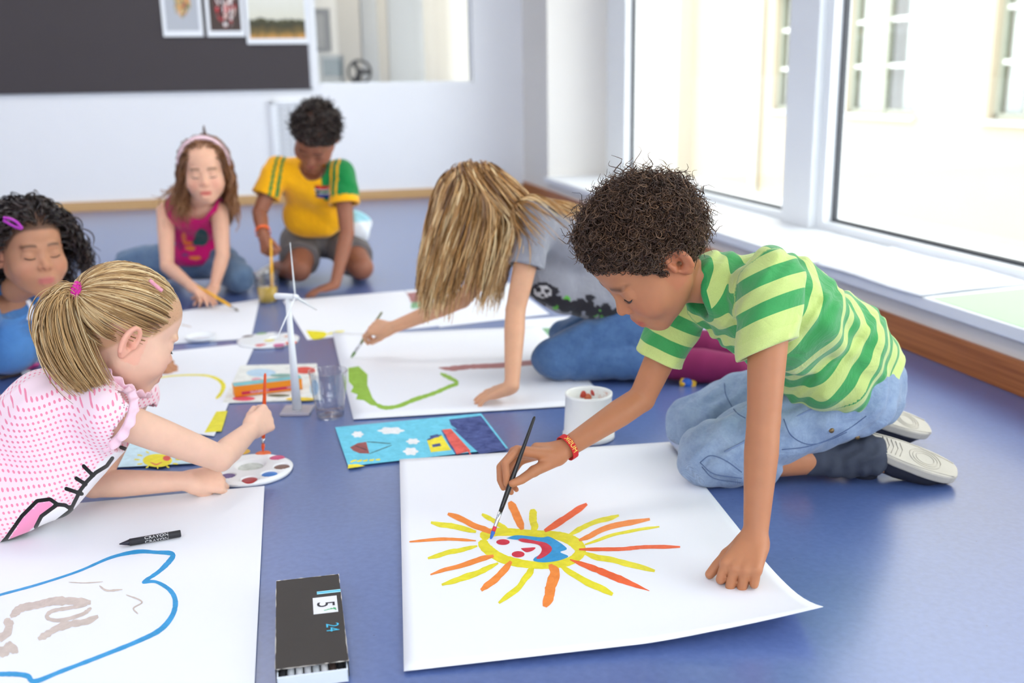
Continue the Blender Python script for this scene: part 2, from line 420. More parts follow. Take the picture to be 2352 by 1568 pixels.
# ------------------------------------------------------------------ across the yard: the cream building
FA = 9.0
def onA(u, v, a):            # surveyed point on a plane parallel to the window wall
    d = ray(u, v); k = a/(d@EX); P = CP+d*k; return np.array([P@EX, P@EY, P[2]])
def onB(u, v, b):
    d = ray(u, v); k = b/(d@EY); P = CP+d*k; return np.array([P@EX, P@EY, P[2]])
M_fac = plain('cream_render', C3(178, 166, 145), .9, .03, 1.5, .1, 60)
M_fac2 = plain('pale_cream_render', C3(186, 179, 164), .9, .03, 1.5, .1, 60)
M_yard = plain('pale_gravel', C3(190, 182, 166), .95, .08, 20, .2, 80)
M_wf = plain('grey_green_window_paint', C3(150, 152, 138), .5, .03, 20)
M_wfw = plain('white_window_paint', C3(226, 228, 224), .45, .02, 20)
M_curt = plain('white_curtain', C3(232, 232, 228), .9, .05, 8)
M_dark = plain('dim_room_behind_glass', C3(120, 92, 62), .9, .35, 3)
M_zinc = plain('zinc_ledge', C3(170, 176, 184), .45, .05, 20, metal=.3)
M_glass2 = glassy('old_window_glass', (.9, .93, .92, 1), .01, 1.9)
bld = empty('building', tuple(rp(FA, 14, -3.6)), 'cream rendered building across the yard with paned windows', 'building'); ORG[bld.name] = tuple(bld.location)
WZ0, WZ1 = onA(2020, 262, FA)[2], onA(2020, 262, FA)[2]+2.0
wins = [(onA(1930, 250, FA)[1], onA(1773, 250, FA)[1]), (onA(2101, 250, FA)[1], onA(1938, 250, FA)[1]), (onA(2430, 250, FA)[1], onA(2268, 250, FA)[1])]
wins = sorted(wins)
bmin, bmax = 2.0, 40.0
edge = onA(1592, 200, FA)[1]
ws = MB(); cur = bmin
for b0, b1 in wins:
    ws.box((FA, cur, -3.6), (FA+.35, b0, 7), room); ws.box((FA, b0, -3.6), (FA+.35, b1, WZ0), room); ws.box((FA, b0, WZ1), (FA+.35, b1, 7), room); cur = b1
ws.box((FA, cur, -3.6), (FA+.35, edge, 7), room)
ws.obj('wall', M_fac, bld)
rbox(FA-.35, edge, -3.6, FA+.35, bmax, 7).obj('projecting_wall', M_fac2, bld)
for i, (b0, b1) in enumerate(wins):
    wf = MB(); d0, d1 = FA+.10, FA+.17; t = .07; bm = (b0+b1)/2
    wf.box((d0, b0, WZ0), (d1, b0+t, WZ1), room); wf.box((d0, b1-t, WZ0), (d1, b1, WZ1), room); wf.box((d0, b0, WZ1-t), (d1, b1, WZ1), room); wf.box((d0, b0, WZ0), (d1, b1, WZ0+t), room)
    wf.box((d0-.02, bm-.045, WZ0), (d1, bm+.045, WZ1), room)
    wo = wf.obj('window', M_wf, bld)
    for z in (WZ0+.70, WZ0+1.36):
        rbox(d0+.015, b0+t, z-.028, d1-.005, bm-.045, z+.028).obj('glazing_bar', M_wfw, wo); rbox(d0+.015, bm+.045, z-.028, d1-.005, b1-t, z+.028).obj('glazing_bar', M_wfw, wo)
    zz = [WZ0+t, WZ0+.70, WZ0+1.36, WZ1-t]
    for j in range(3):
        for c0, c1 in ((b0+t, bm-.045), (bm+.045, b1-t)): rbox(d0+.03, c0, zz[j], d0+.036, c1, zz[j+1]).obj('pane', M_glass2, wo)
    cu = MB()
    for c0, c1 in ((b0+t, bm-.3), (bm+.25, b1-t)):
        n = 14; pts = [(d1+.06+.03*math.sin(q*2.4), c0+(c1-c0)*q/n) for q in range(n+1)]
        cu.add([rp(a, b, z) for z in (WZ0, WZ1) for a, b in pts], [(q, q+1, n+2+q, n+1+q) for q in range(n)])
    c_ = cu.obj('curtain', M_curt, wo, True); sol = c_.modifiers.new('s', 'SOLIDIFY'); sol.thickness = .008
    rbox(d1+.5, b0-.3, WZ0-.3, d1+.6, b1+.3, WZ1+.3).obj('back_panel', M_dark, wo)
    rbox(FA-.07, b0-.05, WZ0-.07, FA+.12, b1+.05, WZ0-.01).obj('ledge', M_zinc, wo)
pb = onA(1748, 200, FA)[1]
MB().tube([rp(FA-.09, pb, -3.6), rp(FA-.09, pb, 7)], .075, 14).obj('downpipe', M_wfw, bld, True)
struct(MB().box((A_FRAME+.4, -12, -3.75), (FA+8, 45, -3.6), room), 'ground', M_yard)
# ------------------------------------------------------------------ the room seen through the opening
M_beige = plain('beige_wall', C3(220, 216, 208), .8, .03, 3)
struct(rbox(A_LEFT, B_BACK+5.0, 0, A_FRAME+.4, B_BACK+5.15, CEIL), 'wall_far', M_beige)
w = MB()
for z0, z1, b0, b1 in ((0, CEIL, B_BACK+.16, B_BACK+.9), (0, .5, B_BACK+.9, B_BACK+5), (2.5, CEIL, B_BACK+.9, B_BACK+5), (.5, 2.5, B_BACK+2.1, B_BACK+2.5), (.5, 2.5, B_BACK+3.5, B_BACK+3.8)): w.box((A_FRAME+.05, b0, z0), (A_FRAME+.25, b1, z1), room)
struct(w, 'wall_side', M_wallR)
struct(rbox(A_LEFT-.15, B_BACK, 0, A_LEFT, B_BACK+5.1, CEIL), 'wall_inner', M_beige)
rbox(O0, B_BACK+.07, OZ0, O1, B_BACK+.076, OZ1)
og = empty('window_4', tuple(rp((O0+O1)/2, B_BACK+.08, OZ0))); og['kind'] = 'structure'; ORG[og.name] = tuple(og.location)
rbox(O0, B_BACK+.075, OZ0, O1, B_BACK+.081, OZ1).obj('pane', M_glass, og)
fr = MB()
for a0, z0, a1, z1 in ((O0, OZ0, O0+.012, OZ1), (O1-.012, OZ0, O1, OZ1), (O0, OZ0, O1, OZ0+.012)): fr.box((a0, B_BACK+.05, z0), (a1, B_BACK+.11, z1), room)
fr.obj('window_frame', M_frame, og)
# ------------------------------------------------------------------ people
# head model: origin between the ears, +x the child's left, +y out of the face, +z up; about 0.205 m chin to vertex
LM = dict(earL=(.071, -.012, -.006), earR=(-.071, -.012, -.006), eyeL=(.030, .080, -.003), eyeR=(-.030, .080, -.003), nose=(0, .107, -.031),
          mouth=(0, .094, -.058), chin=(0, .082, -.090), brow=(0, .089, .018), hairline=(0, .080, .060), top=(0, -.01, .113))
STRETCH = 1.10
def stretch(Q):
    Q = Q.copy(); Q[:, 2] = np.where(Q[:, 2] < 0, Q[:, 2]/f32(STRETCH), Q[:, 2]); return Q
def head_group(M, open_mouth=0.):
    g = Grp(M); g.pre = stretch
    g.ell((0, -.014, .034), (.0705, .0880, .0785))
    g.ell((0, .030, .040), (.0580, .0560, .0560), k=.02)           # forehead
    g.ell((0, .012, -.012), (.0640, .0640, .0560), k=.02)          # temples
    g.ell((0, .026, -.030), (.0570, .0575, .0640), k=.02)          # mid face
    for s in (1, -1):
        g.ell((s*.0340, .0490, -.0330), (.0300, .0310, .0290), k=.02)   # cheeks
        g.cone((s*.0490, .0000, -.0420), (s*.0160, .0600, -.0800), .0180, .0150, k=.02)   # jaw
    g.ell((0, .0640, -.0790), (.0200, .0170, .0150), k=.018)        # chin
    g.ell((0, .0720, -.0560), (.0260, .0190, .0200), k=.014)        # muzzle
    for s in (1, -1):
        g.ell((s*.0290, .0950, -.0010), (.0160, .0120, .0100), k=.012, op='-')   # eye sockets
        g.ell((s*.0240, .0770, .0165), (.0200, .0070, .0060), k=.014)            # brow
    g.chain([(0, .0770, .0080), (0, .0840, -.0120), (0, .0945, -.0270)], [.0060, .0068, .0088], k=.012)   # nose
    for s in (1, -1):
        g.ell((s*.0104, .0882, -.0310), (.0060, .0072, .0060), k=.005)
        g.ell((s*.0300, .0692, -.0030), (.0155, .0132, .0128), k=.005)           # eyeball under the lid
    # lips
    ul = [(-.0205, .0800, -.0585), (-.0100, .0880, -.0555), (0, .0895, -.0560), (.0100, .0880, -.0555), (.0205, .0800, -.0585)]
    ll = [(-.0190, .0800, -.0605-open_mouth*.4), (-.0085, .0865, -.0645-open_mouth), (.0085, .0865, -.0645-open_mouth), (.0190, .0800, -.0605-open_mouth*.4)]
    g.chain(ul, [.002, .0050, .0047, .0050, .002], k=.004)
    g.chain(ll, [.002, .0060, .0060, .002], k=.004)
    ml = [(-.0215, .0855, -.0590-open_mouth*.2), (-.0100, .0945, -.0598-open_mouth*.4), (.0100, .0945, -.0598-open_mouth*.4), (.0215, .0855, -.0590-open_mouth*.2)]
    w = .0017+open_mouth*.55
    g.chain(ml, [.0008, w, w, .0008], k=.003, op='-')
    for s in (1, -1):
        g.cone((s*.0055, .1000, -.0375), (s*.0068, .0930, -.0335), .0030, .0026, k=.003, op='-')   # nostrils
        # groove of the upper lid
        g.chain([(s*.0170, .0840, -.0010), (s*.0300, .0862, .0065), (s*.0430, .0780, .0020)], [.0014, .0019, .0013], k=.0025, op='-')
    for s in (1, -1):                                               # ears
        er = Grp(); c = np.array((s*.0735, -.014, -.004))
        u = norm((s*.35, -.93, .12)); v = norm((0, .16, 1.)); v = norm(v-u*(u@v)); n = np.cross(v, u)
        Rm = np.stack([u, v, n], -1)
        er.ell(c, (.0165, .0270, .0068), Rm)
        er.ell(c+n*s*.0052+u*(-.0025)+v*.001, (.0112, .0200, .0084), Rm, k=.003, op='-')
        ring = []
        for i in range(9):
            a = math.radians(-35+i*31)
            ring.append(c+u*(.0150*math.cos(a-.3))+v*(.0255*math.sin(a-.3))+n*s*.0034)
        er.chain(ring, [.0040]*9, k=.003)
        er.chain([c+u*.006+v*.012+n*s*.001, c+u*.0075-v*.001+n*s*.001, c+u*.003-v*.012+n*s*.001], [.0024, .0027, .0024], k=.004)   # inner fold
        er.cone(c-u*.005-v*.008+n*s*.008, c-u*.006-v*.008-n*s*.010, .0068, .0050, k=.003, op='-')   # ear hole
        er.ell(c-v*.022-u*.001, (.0075, .0095, .0055), Rm, k=.006)  # lobe
        er.ell(c-u*.0135-v*.004, (.005, .006, .0045), Rm, k=.004)   # tragus
        g.sub(er, k=.006)
    return g
def head_frame(pos, fwd, up, scale=1.):
    f = norm(fwd); u = np.array(up, float); u = norm(u-f*(u@f)); l = np.cross(u, f)
    # columns: local x (child's left), y (forward), z (up) ; left = up x fwd
    return (np.array(pos, float), np.stack([l, f, u], -1), scale)
HL_Y = np.array([-.12, -.085, -.045, -.022, .004, .020, .040, .058, .075, .11])
HL_Z = np.array([-.062, -.060, -.052, -.012, -.030, .004, .024, .044, .056, .060])
def hairline(y): return np.interp(y, HL_Y, HL_Z)
SKIN_COL = {}
def skin_colors(V, M, base, lip, blush, brow, browcol, scalp=None, om=0.):
    """base, lip, cheek and brow tint of the skin itself"""
    o, R, s = M; q = stretch(((V-np.asarray(o, f32))@np.asarray(R, f32))/f32(s))
    col = np.tile(np.array(base[:3], f32), (len(V), 1)); near = np.linalg.norm(q, axis=1) < .16
    def mix(mask, c, a=1.):
        m = (mask*near*a)[:, None]; col[:] = col*(1-m)+np.array(c[:3], f32)*m
    x, y, z = np.abs(q[:, 0]), q[:, 1], q[:, 2]
    mix(np.exp(-(((x-.036)/.020)**2+((y-.07)/.03)**2+((z+.032)/.018)**2)), blush, .55)
    mix(np.exp(-((x/.012)**2+((y-.10)/.02)**2+((z+.030)/.010)**2)), blush, .35)
    mix(sstep(.058, .072, x)*(y > -.05)*(y < .02)*(z > -.04)*(z < .035), blush, .45)
    lipm = np.exp(-(((z+.0595)/(.0085*(1-.25*np.minimum(x/.02, 1)**2)))**4))*(1-sstep(.016, .0225, x))*sstep(.072, .080, y)
    mix(lipm, lip, .85)
    if om: mix(np.exp(-((z+.0598+om*.4)/(om*.55))**4)*(1-sstep(.012, .018, x))*sstep(.060, .066, y)*(1-sstep(.0825, .0865, y)), C3(84, 26, 28), .95)
    zb = .017+.004*(1-((x-.028)/.02)**2); bm = np.exp(-((z-zb)/.0036)**2)*sstep(.010, .015, x)*(1-sstep(.040, .050, x))*(y > .05)
    mix(bm, browcol, brow)
    if scalp is not None:
        hm = sstep(-.004, .006, z-hairline(y))*(1-sstep(.062, .068, x)*(y > -.05)*(y < .025)*(z < .035)); mix(hm, scalp, .75)
    return col
def skin_mat(name):
    m, nt, N, Lk, B = new_mat(name)
    a = N.new('ShaderNodeAttribute'); a.attribute_name = 'tone'
    tc = N.new('ShaderNodeTexCoord'); n = N.new('ShaderNodeTexNoise'); n.inputs['Scale'].default_value = 45; n.inputs['Detail'].default_value = 3
    Lk.new(tc.outputs['Object'], n.inputs['Vector'])
    r = N.new('ShaderNodeMapRange'); r.inputs['To Min'].default_value = .92; r.inputs['To Max'].default_value = 1.08; Lk.new(n.outputs['Fac'], r.inputs['Value'])
    x = N.new('ShaderNodeMix'); x.data_type = 'RGBA'; x.blend_type = 'MULTIPLY'; x.inputs[0].default_value = 1
    Lk.new(a.outputs['Color'], x.inputs[6]); Lk.new(r.outputs[0], x.inputs[7]); Lk.new(x.outputs[2], B.inputs['Base Color'])
    B.inputs['Roughness'].default_value = .48; B.inputs['Specular IOR Level'].default_value = .35
    B.inputs['Subsurface Weight'].default_value = .25; B.inputs['Subsurface Radius'].default_value = (.012, .005, .003); B.inputs['Subsurface Scale'].default_value = .5
    n2 = N.new('ShaderNodeTexNoise'); n2.inputs['Scale'].default_value = 700; Lk.new(tc.outputs['Object'], n2.inputs['Vector'])
    b = N.new('ShaderNodeBump'); b.inputs['Strength'].default_value = .08; b.inputs['Distance'].default_value = .0008
    Lk.new(n2.outputs['Fac'], b.inputs['Height']); Lk.new(b.outputs[0], B.inputs['Normal'])
    return m

def hit(u, v, g, off=0.):
    # first point of the surface g seen at survey pixel (u, v)
    d = norm(ray(u, v)); t = .5
    for i in range(80):
        e = float(g.ev((CP+d*t).astype(f32)[None])[0]); t += max(e*.8, .0002)
        if e < .0004: break
    return CP+d*(t-off)
def frame3(z, x):
    z = norm(z); x = np.array(x, float); x = norm(x-z*(x@z)); return np.stack([x, np.cross(z, x), z], -1)   # x: to the left side, z: up the spine
def rot(v, ax, a):
    ax = norm(ax); v = np.array(v, float); return v*math.cos(a)+np.cross(ax, v)*math.sin(a)+ax*(ax@v)*(1-math.cos(a))
FING = [(.0218, .0570, (.0285, .0175, .0150)), (.0073, .0595, (.0315, .0195, .0155)), (-.0072, .0560, (.0290, .0185, .0150)), (-.0210, .0505, (.0225, .0135, .0130))]
def hand_group(w, d, palm, side, curls, spread=.10, sc_=1., thumb=(.5, .85, .25, .25), fingers=None, thumb_pts=None, fr=.0070):
    """side +1: left hand, -1: right hand. curls: per finger (mcp, pip, dip) degrees"""
    e1 = norm(d); e3 = -np.array(palm, float); e3 = norm(e3-e1*(e3@e1)); e2 = np.cross(e3, e1)*(-side)
    w = np.array(w, float); g = Grp(); P = lambda a, b, c: w+(e1*a+e2*b+e3*c)*sc_
    fg = Grp(); tips = []
    for i, (off, ln, seg) in enumerate(FING):
        if fingers is not None:
            pts = [np.array(q, float) for q in fingers[i]]
        else:
            p = P(ln, off, -.001); dd = norm(e1+e2*spread*off/.02)
            ax = np.cross(dd, -e3); pts = [p]; a = 0
            for L_, c in zip(seg, curls[i]):
                a += math.radians(c); p = p+rot(dd, ax, a)*L_*sc_; pts.append(p)
        r = fr*sc_*(.88 if i == 3 else 1.)
        fg.chain(pts, [r*1.10, r*1.03, r*.93, r*.78], k=.0012)
        tips.append(pts[-1])
        g.cone(P(.004, off*.45, -.001), pts[0], .0125*sc_, .0092*sc_, k=.008)
    # palm pad and thumb
    g.cone(P(.010, -.012, -.006), P(.045, -.014, -.005), .011*sc_, .009*sc_, k=.008)
    b0 = P(.010, .014, -.006)
    if thumb_pts is not None: tp = [np.array(q, float) for q in thumb_pts]
    else:
        a, b, c, bend = thumb; td = norm(e1*a+e2*b-e3*c); m = b0+td*.030*sc_
        td2 = norm(td+e1*bend-e3*bend*.4); m2 = m+td2*.022*sc_; m3 = m2+norm(td2+e1*bend*.6-e3*bend*.3)*.017*sc_; tp = [m, m2, m3]
    g.cone(b0, tp[0], .0125*sc_, .0100*sc_, k=.010)
    fg.chain(tp, [.0096*sc_, .0085*sc_, .0070*sc_], k=.0012)
    g.sub(fg, k=.0045)
    return g
def arm(g, sh, el, wr, s=1., k=.012):
    sh, el, wr = map(np.array, (sh, el, wr))
    g.chain([sh, lerp(sh, el, .45), el, lerp(el, wr, .28), lerp(el, wr, .75), wr], [.036*s, .0335*s, .0275*s, .0285*s, .0225*s, .0195*s], k=k)
def leg(g, hip, kn, an, s=1., k=.02):
    hip, kn, an = map(np.array, (hip, kn, an))
    g.chain([hip, lerp(hip, kn, .5), kn, lerp(kn, an, .3), lerp(kn, an, .75), an], [.066*s, .057*s, .044*s, .043*s, .031*s, .026*s], k=k)
def torso(g, B, o=0., w=1., k=.03, skip_neck=False):
    """B: dict pelvis, waist, chest, neck, shL, shR"""
    ax = np.array(B['shL'])-np.array(B['shR']); hx = np.array(B['hipL'])-np.array(B['hipR'])
    pel, wa, ch, ne = (np.array(B[q], float) for q in ('pelvis', 'waist', 'chest', 'neck'))
    g.ell(pel, (.104*w+o, .082*w+o, .085+o), frame3(wa-pel, hx), k=k)
    g.ell(wa, (.092*w+o, .074*w+o, .095+o), frame3(ch-wa, hx+ax), k=k)
    g.ell(ch, (.104*w+o, .074*w+o, .105+o), frame3(ne-ch, ax), k=k)
    up = norm(ne-ch)
    for s in ('shL', 'shR'):
        b = np.array(B[s], float); g.cone(lerp(ch+up*.055, b, .35), b, .046+o, .038+o, k=k)
def skin_person(root, M, B, hands, base, lip, blush, browcol, h, brow=.8, open_mouth=0., arms=(1, 1), legs=1., scalp=None, mat=None, neck_r=.041, head_k=.014):
    g = Grp(); hg = head_group(M, open_mouth); g.sub(hg, k=0)
    o, R, s = M; nb = np.array(o)+R@np.array((0, -.022, -.050))*s; nm = np.array(o)+R@np.array((0, -.012, -.075))*s
    ne = np.array(B['neck'], float)
    g.chain([nb, nm, ne], [neck_r*.95, neck_r*.9, neck_r*.92], k=head_k)
    bg = Grp(); tg = Grp(); torso(tg, B, -.014); bg.sub(tg, k=0)
    for i, s_ in enumerate('LR'):
        u = Grp(); l = Grp(); sh, el, wr = (np.array(B[q+s_], float) for q in ('sh', 'el', 'wr')); f = arms[i]
        u.chain([sh, lerp(sh, el, .45), el], [.036*f, .0335*f, .0275*f]); l.chain([el, lerp(el, wr, .28), lerp(el, wr, .75), wr], [.0275*f, .0285*f, .0225*f, .0195*f])
        bg.sub(u, k=.012); bg.sub(l, k=.004)
        u = Grp(); l = Grp(); hip, kn, an = (np.array(B[q+s_], float) for q in ('hip', 'kn', 'an')); f = legs
        u.chain([hip, lerp(hip, kn, .5), kn], [.066*f, .057*f, .044*f]); l.chain([kn, lerp(kn, an, .3), lerp(kn, an, .75), an], [.044*f, .043*f, .031*f, .026*f])
        bg.sub(u, k=.02); bg.sub(l, k=.004)
        if 'toe'+s_ in B: bg.cone(B['an'+s_], lerp(B['an'+s_], B['toe'+s_], .7), .024, .016, k=.02)
    g.sub(bg, k=.02)
    for hd in hands: g.sub(hd, k=.009)
    o_, V = sdf_obj('body', g, h, mat, root, proj=1)
    add_col(o_, 'tone', skin_colors(V, M, base, lip, blush, brow, browcol, scalp=scalp, om=open_mouth)); LAST_HG[0] = hg
    return o_, V, hg
LAST_HG = [None]
def lashes(root, M, mat, w=.0011, which=(1, -1)):
    o, R, s = M; hg = LAST_HG[0]
    for sd in which:
        pts = []
        for t in np.linspace(-1, 1, 13):
            x = sd*(.0300+.0130*t); z = -.0075-.0032*(1-t*t)+.0012*t
            lo, hi = .055, .11
            for i in range(16):            # lid edge lies on the skin
                y = (lo+hi)/2; q = np.array((x, y, z*STRETCH)); e = hg.ev((np.array(o)+R@(q*s)).astype(f32)[None])[0]
                if e > 0: hi = y
                else: lo = y
            pts.append(np.array(o)+R@(np.array((x, hi+w*.35, z*STRETCH))*s))
        mb = MB().tube(pts, [w*.3]+[w*.8]*11+[w*.3], 6); dn = R@norm((0, .75, -.65))
        for i in range(1, 12):
            for f in (0,):
                p = lerp(pts[i], pts[min(i+1, 12)], f); out = norm(dn+R@np.array((sd*.5*(i-6)/6, 0, 0))); mb.tube([p, p+out*.0018*s, p+(out+R@np.array((0, .25, .25)))*.0034*s], [w*.35, w*.28, w*.08], 4)
        mb.obj('eyelashes', mat, root, True)
# ------------------------------------------------------------------ hair
def strands(name, Cv, rad, mat, parent, tone=None, sides=3, taper=.35):
    """Cv: n x K x 3 strand centre lines -> one mesh of thin tubes"""
    n, K, _ = Cv.shape
    T = np.gradient(Cv, axis=1); T /= np.linalg.norm(T, axis=2, keepdims=True)+1e-9
    ref = rng.normal(size=(n, 1, 3)); U = np.cross(T, ref); U /= np.linalg.norm(U, axis=2, keepdims=True)+1e-9; Wv = np.cross(T, U)
    prof = np.minimum(1, .55+np.linspace(0, 1, K)*3)*np.where(np.linspace(0, 1, K) > .7, 1-(np.linspace(0, 1, K)-.7)/.3*(1-taper), 1)
    r = np.broadcast_to(np.asarray(rad, float).reshape(-1, 1), (n, 1))*prof[None]
    a = np.arange(sides)*2*math.pi/sides
    V = Cv[:, :, None, :]+r[:, :, None, None]*(U[:, :, None, :]*np.cos(a)[None, None, :, None]+Wv[:, :, None, :]*np.sin(a)[None, None, :, None])
    idx = np.arange(n*K*sides).reshape(n, K, sides); nx = np.roll(idx, -1, axis=2)
    if sides == 2: Q = np.stack([idx[:, :-1, 0], idx[:, :-1, 1], idx[:, 1:, 1], idx[:, 1:, 0]], -1).reshape(-1, 4)   # flat locks
    else: Q = np.stack([idx[:, :-1], nx[:, :-1], nx[:, 1:], idx[:, 1:]], -1).reshape(-1, 4)
    o = mesh_obj(name, V.reshape(-1, 3), Q, mat, parent, True)
    if tone is not None:
        tn = np.broadcast_to(np.asarray(tone, f32).reshape(n, -1), (n, K)) if np.ndim(tone) > 0 else np.full((n, K), tone, f32)
        add_float(o, 'shade', np.repeat(tn.reshape(-1), sides))
    return o
def hair_mat(name, c0, c1, c2=None, rough=.42):
    m, nt, N, Lk, B = new_mat(name)
    a = N.new('ShaderNodeAttribute'); a.attribute_name = 'shade'
    r = N.new('ShaderNodeValToRGB'); r.color_ramp.elements[0].color = c0; r.color_ramp.elements[1].color = c2 or c1
    if c2: e = r.color_ramp.elements.new(.5); e.color = c1
    Lk.new(a.outputs['Fac'], r.inputs[0]); Lk.new(r.outputs[0], B.inputs['Base Color'])
    B.inputs['Roughness'].default_value = rough; B.inputs['Specular IOR Level'].default_value = .45
    return m
def scalp_roots(hg, n, mask, inward=0.):
    """roots in head coordinates on the skull"""
    out = []; got = 0
    while got < n:
        d = rng.normal(size=(n*2, 3)); d /= np.linalg.norm(d, axis=1)[:, None]
        lo = np.zeros(len(d)); hi = np.full(len(d), .16); c = np.array((0, -.005, .02)); M = hg.M
        for i in range(13):
            mid = (lo+hi)/2; W = M[0]+((c+d*mid[:, None])@M[1].T)*M[2]
            e = hg.ev(W.astype(f32)); lo = np.where(e < 0, mid, lo); hi = np.where(e < 0, hi, mid)
        q = c+d*lo[:, None]; q = stretch(q)
        k = mask(q); out.append(q[k]); got += k.sum()
    q = np.vstack(out)[:n]; return q
def to_world(M, q):
    q = np.array(q, float).copy(); sh = q.shape; q = q.reshape(-1, 3); q[:, 2] = np.where(q[:, 2] < 0, q[:, 2]*STRETCH, q[:, 2])
    return (M[0]+(q@M[1].T)*M[2]).reshape(sh)
def hair_mask(q, dz=0.): return (q[:, 2] > hairline(q[:, 1])+dz) & ~((np.abs(q[:, 0]) > .060) & (q[:, 1] > -.035) & (q[:, 1] < .012) & (q[:, 2] < .022))
def skull_normal(q):
    n = (q-np.array((0, -.010, .015)))/np.array((.07, .088, .08))**2; return n/np.linalg.norm(n, axis=1)[:, None]
def cap_group(M, inflate=.006, dz=0.004, extra=None):
    """close-fitting hair volume over the skull, above the hairline"""
    g = Grp(M); g.pre = stretch
    g.ell((0, -.014, .034), (.0705+inflate, .0880+inflate, .0785+inflate))
    g.ell((0, .030, .040), (.0580+inflate, .0560+inflate*.6, .0560+inflate*.6), k=.02)
    g.ell((0, .005, -.005), (.064+inflate, .050, .060), k=.02)
    def cut(P):
        y = P[:, 1]; e = (hairline(y)+dz-P[:, 2])*f32(.8)
        ear = .034-np.sqrt((y+.014)**2+((P[:, 2]-.000)*.85)**2); ear = np.where(np.abs(P[:, 0]) > .045, ear, -1)
        return np.maximum(e, ear).astype(f32)
    g.fn(cut, .004, '&')
    if extra: extra(g)
    return g
def curl_hair(root, hg, n, length, cr, turns, rad, mat, mask=hair_mask, K=14, lift=.0, vary=.35, name='hair', sides=3):
    """tight ringlets standing off the scalp"""
    q = scalp_roots(hg, n, mask); nn = skull_normal(q)
    jit = rng.normal(size=nn.shape)*.42; d = nn+jit; d /= np.linalg.norm(d, axis=1)[:, None]
    u = np.cross(d, rng.normal(size=d.shape)); u /= np.linalg.norm(u, axis=1)[:, None]; w = np.cross(d, u)
    L_ = length*(1+vary*rng.uniform(-1, .6, n)); c = cr*(1+.4*rng.uniform(-1, 1, n)); tr = turns*(1+.3*rng.uniform(-1, 1, n)); ph = rng.uniform(0, 6.28, n)
    # shorter towards the hairline
    edge = np.clip((q[:, 2]-hairline(q[:, 1]))/.05, .25, 1); L_ = L_*edge; c = c*(.55+.45*edge)
    t = np.linspace(0, 1, K); a = ph[:, None]+tr[:, None]*2*math.pi*t[None]
    am = c[:, None]*np.minimum(1, t*3)[None]
    bend = (t**2)[None, :, None]*L_[:, None, None]*.45*(rng.normal(size=(n, 1, 3)))
    Cv = q[:, None, :]+d[:, None, :]*(L_[:, None]*t[None])[:, :, None]+u[:, None, :]*(am*np.cos(a))[:, :, None]+w[:, None, :]*(am*np.sin(a))[:, :, None]+bend*.5
    # never below the scalp
    tone = np.clip(rng.beta(1.6, 3, n)[:, None]*.75+t[None]*.35-.05, 0, 1)
    return strands(name, to_world(hg.M, Cv), rad*(1+.3*rng.uniform(-1, 1, n)), mat, root, tone, sides)
def grow_hair(q, M, d0, K, seg, grav, coll, margin, comb=None, curl=0., freq=0., stiff=.75, vary=.25, jitter=.12):
    """strands that lie on the head and then hang: q roots (head coords), d0 start directions (world)"""
    P = to_world(M, q); n = len(P); D = np.array(d0, float); D /= np.linalg.norm(D, axis=1)[:, None]+1e-9
    D = D+rng.normal(size=D.shape)*jitter; L_ = 1+vary*rng.uniform(-1, 1, n); out = [P.copy()]; G = np.array((0, 0, -1.))
    mg = margin*(.4+1.2*rng.random(n))
    for k in range(1, K):
        t = k/K; D = D*stiff+G*grav*(1-stiff)
        if comb is not None: D = D+comb(P, t)*(1-stiff)
        D /= np.linalg.norm(D, axis=1)[:, None]+1e-9
        P = P+D*(seg*L_)[:, None]
        for it in range(2):
            e = coll(P.astype(f32)); bad = e < mg
            if bad.any():
                pb = P[bad].astype(f32); h = f32(.002)
                g = np.stack([coll(pb+np.eye(3, dtype=f32)[i]*h)-coll(pb-np.eye(3, dtype=f32)[i]*h) for i in range(3)], -1)
                g /= np.linalg.norm(g, axis=1)[:, None]+1e-9
                P[bad] += g*(mg[bad]-e[bad])[:, None]; dn = np.einsum('ij,ij->i', D[bad], g); D[bad] -= g*np.minimum(dn, 0)[:, None]
        D /= np.linalg.norm(D, axis=1)[:, None]+1e-9
        P = np.where(P[:, 2:3] < .004, np.concatenate([P[:, :2], np.full((n, 1), .004)], 1), P)
        out.append(P.copy())
    Cv = np.stack(out, 1)
    if curl:
        T = np.gradient(Cv, axis=1); T /= np.linalg.norm(T, axis=2, keepdims=True)+1e-9
        r = rng.normal(size=(n, 1, 3)); U = np.cross(T, r); U /= np.linalg.norm(U, axis=2, keepdims=True)+1e-9; Wv = np.cross(T, U)
        t = np.linspace(0, 1, K)[None]; ph = rng.uniform(0, 6.28, (n, 1)); fq = freq*(1+.25*rng.uniform(-1, 1, (n, 1)))
        am = curl*np.minimum(1, t*2.5)*(1+.4*rng.uniform(-1, 1, (n, 1)))
        Cv = Cv+U*(am*np.cos(ph+fq*6.283*t))[:, :, None]+Wv*(am*np.sin(ph+fq*6.283*t))[:, :, None]
    return Cv
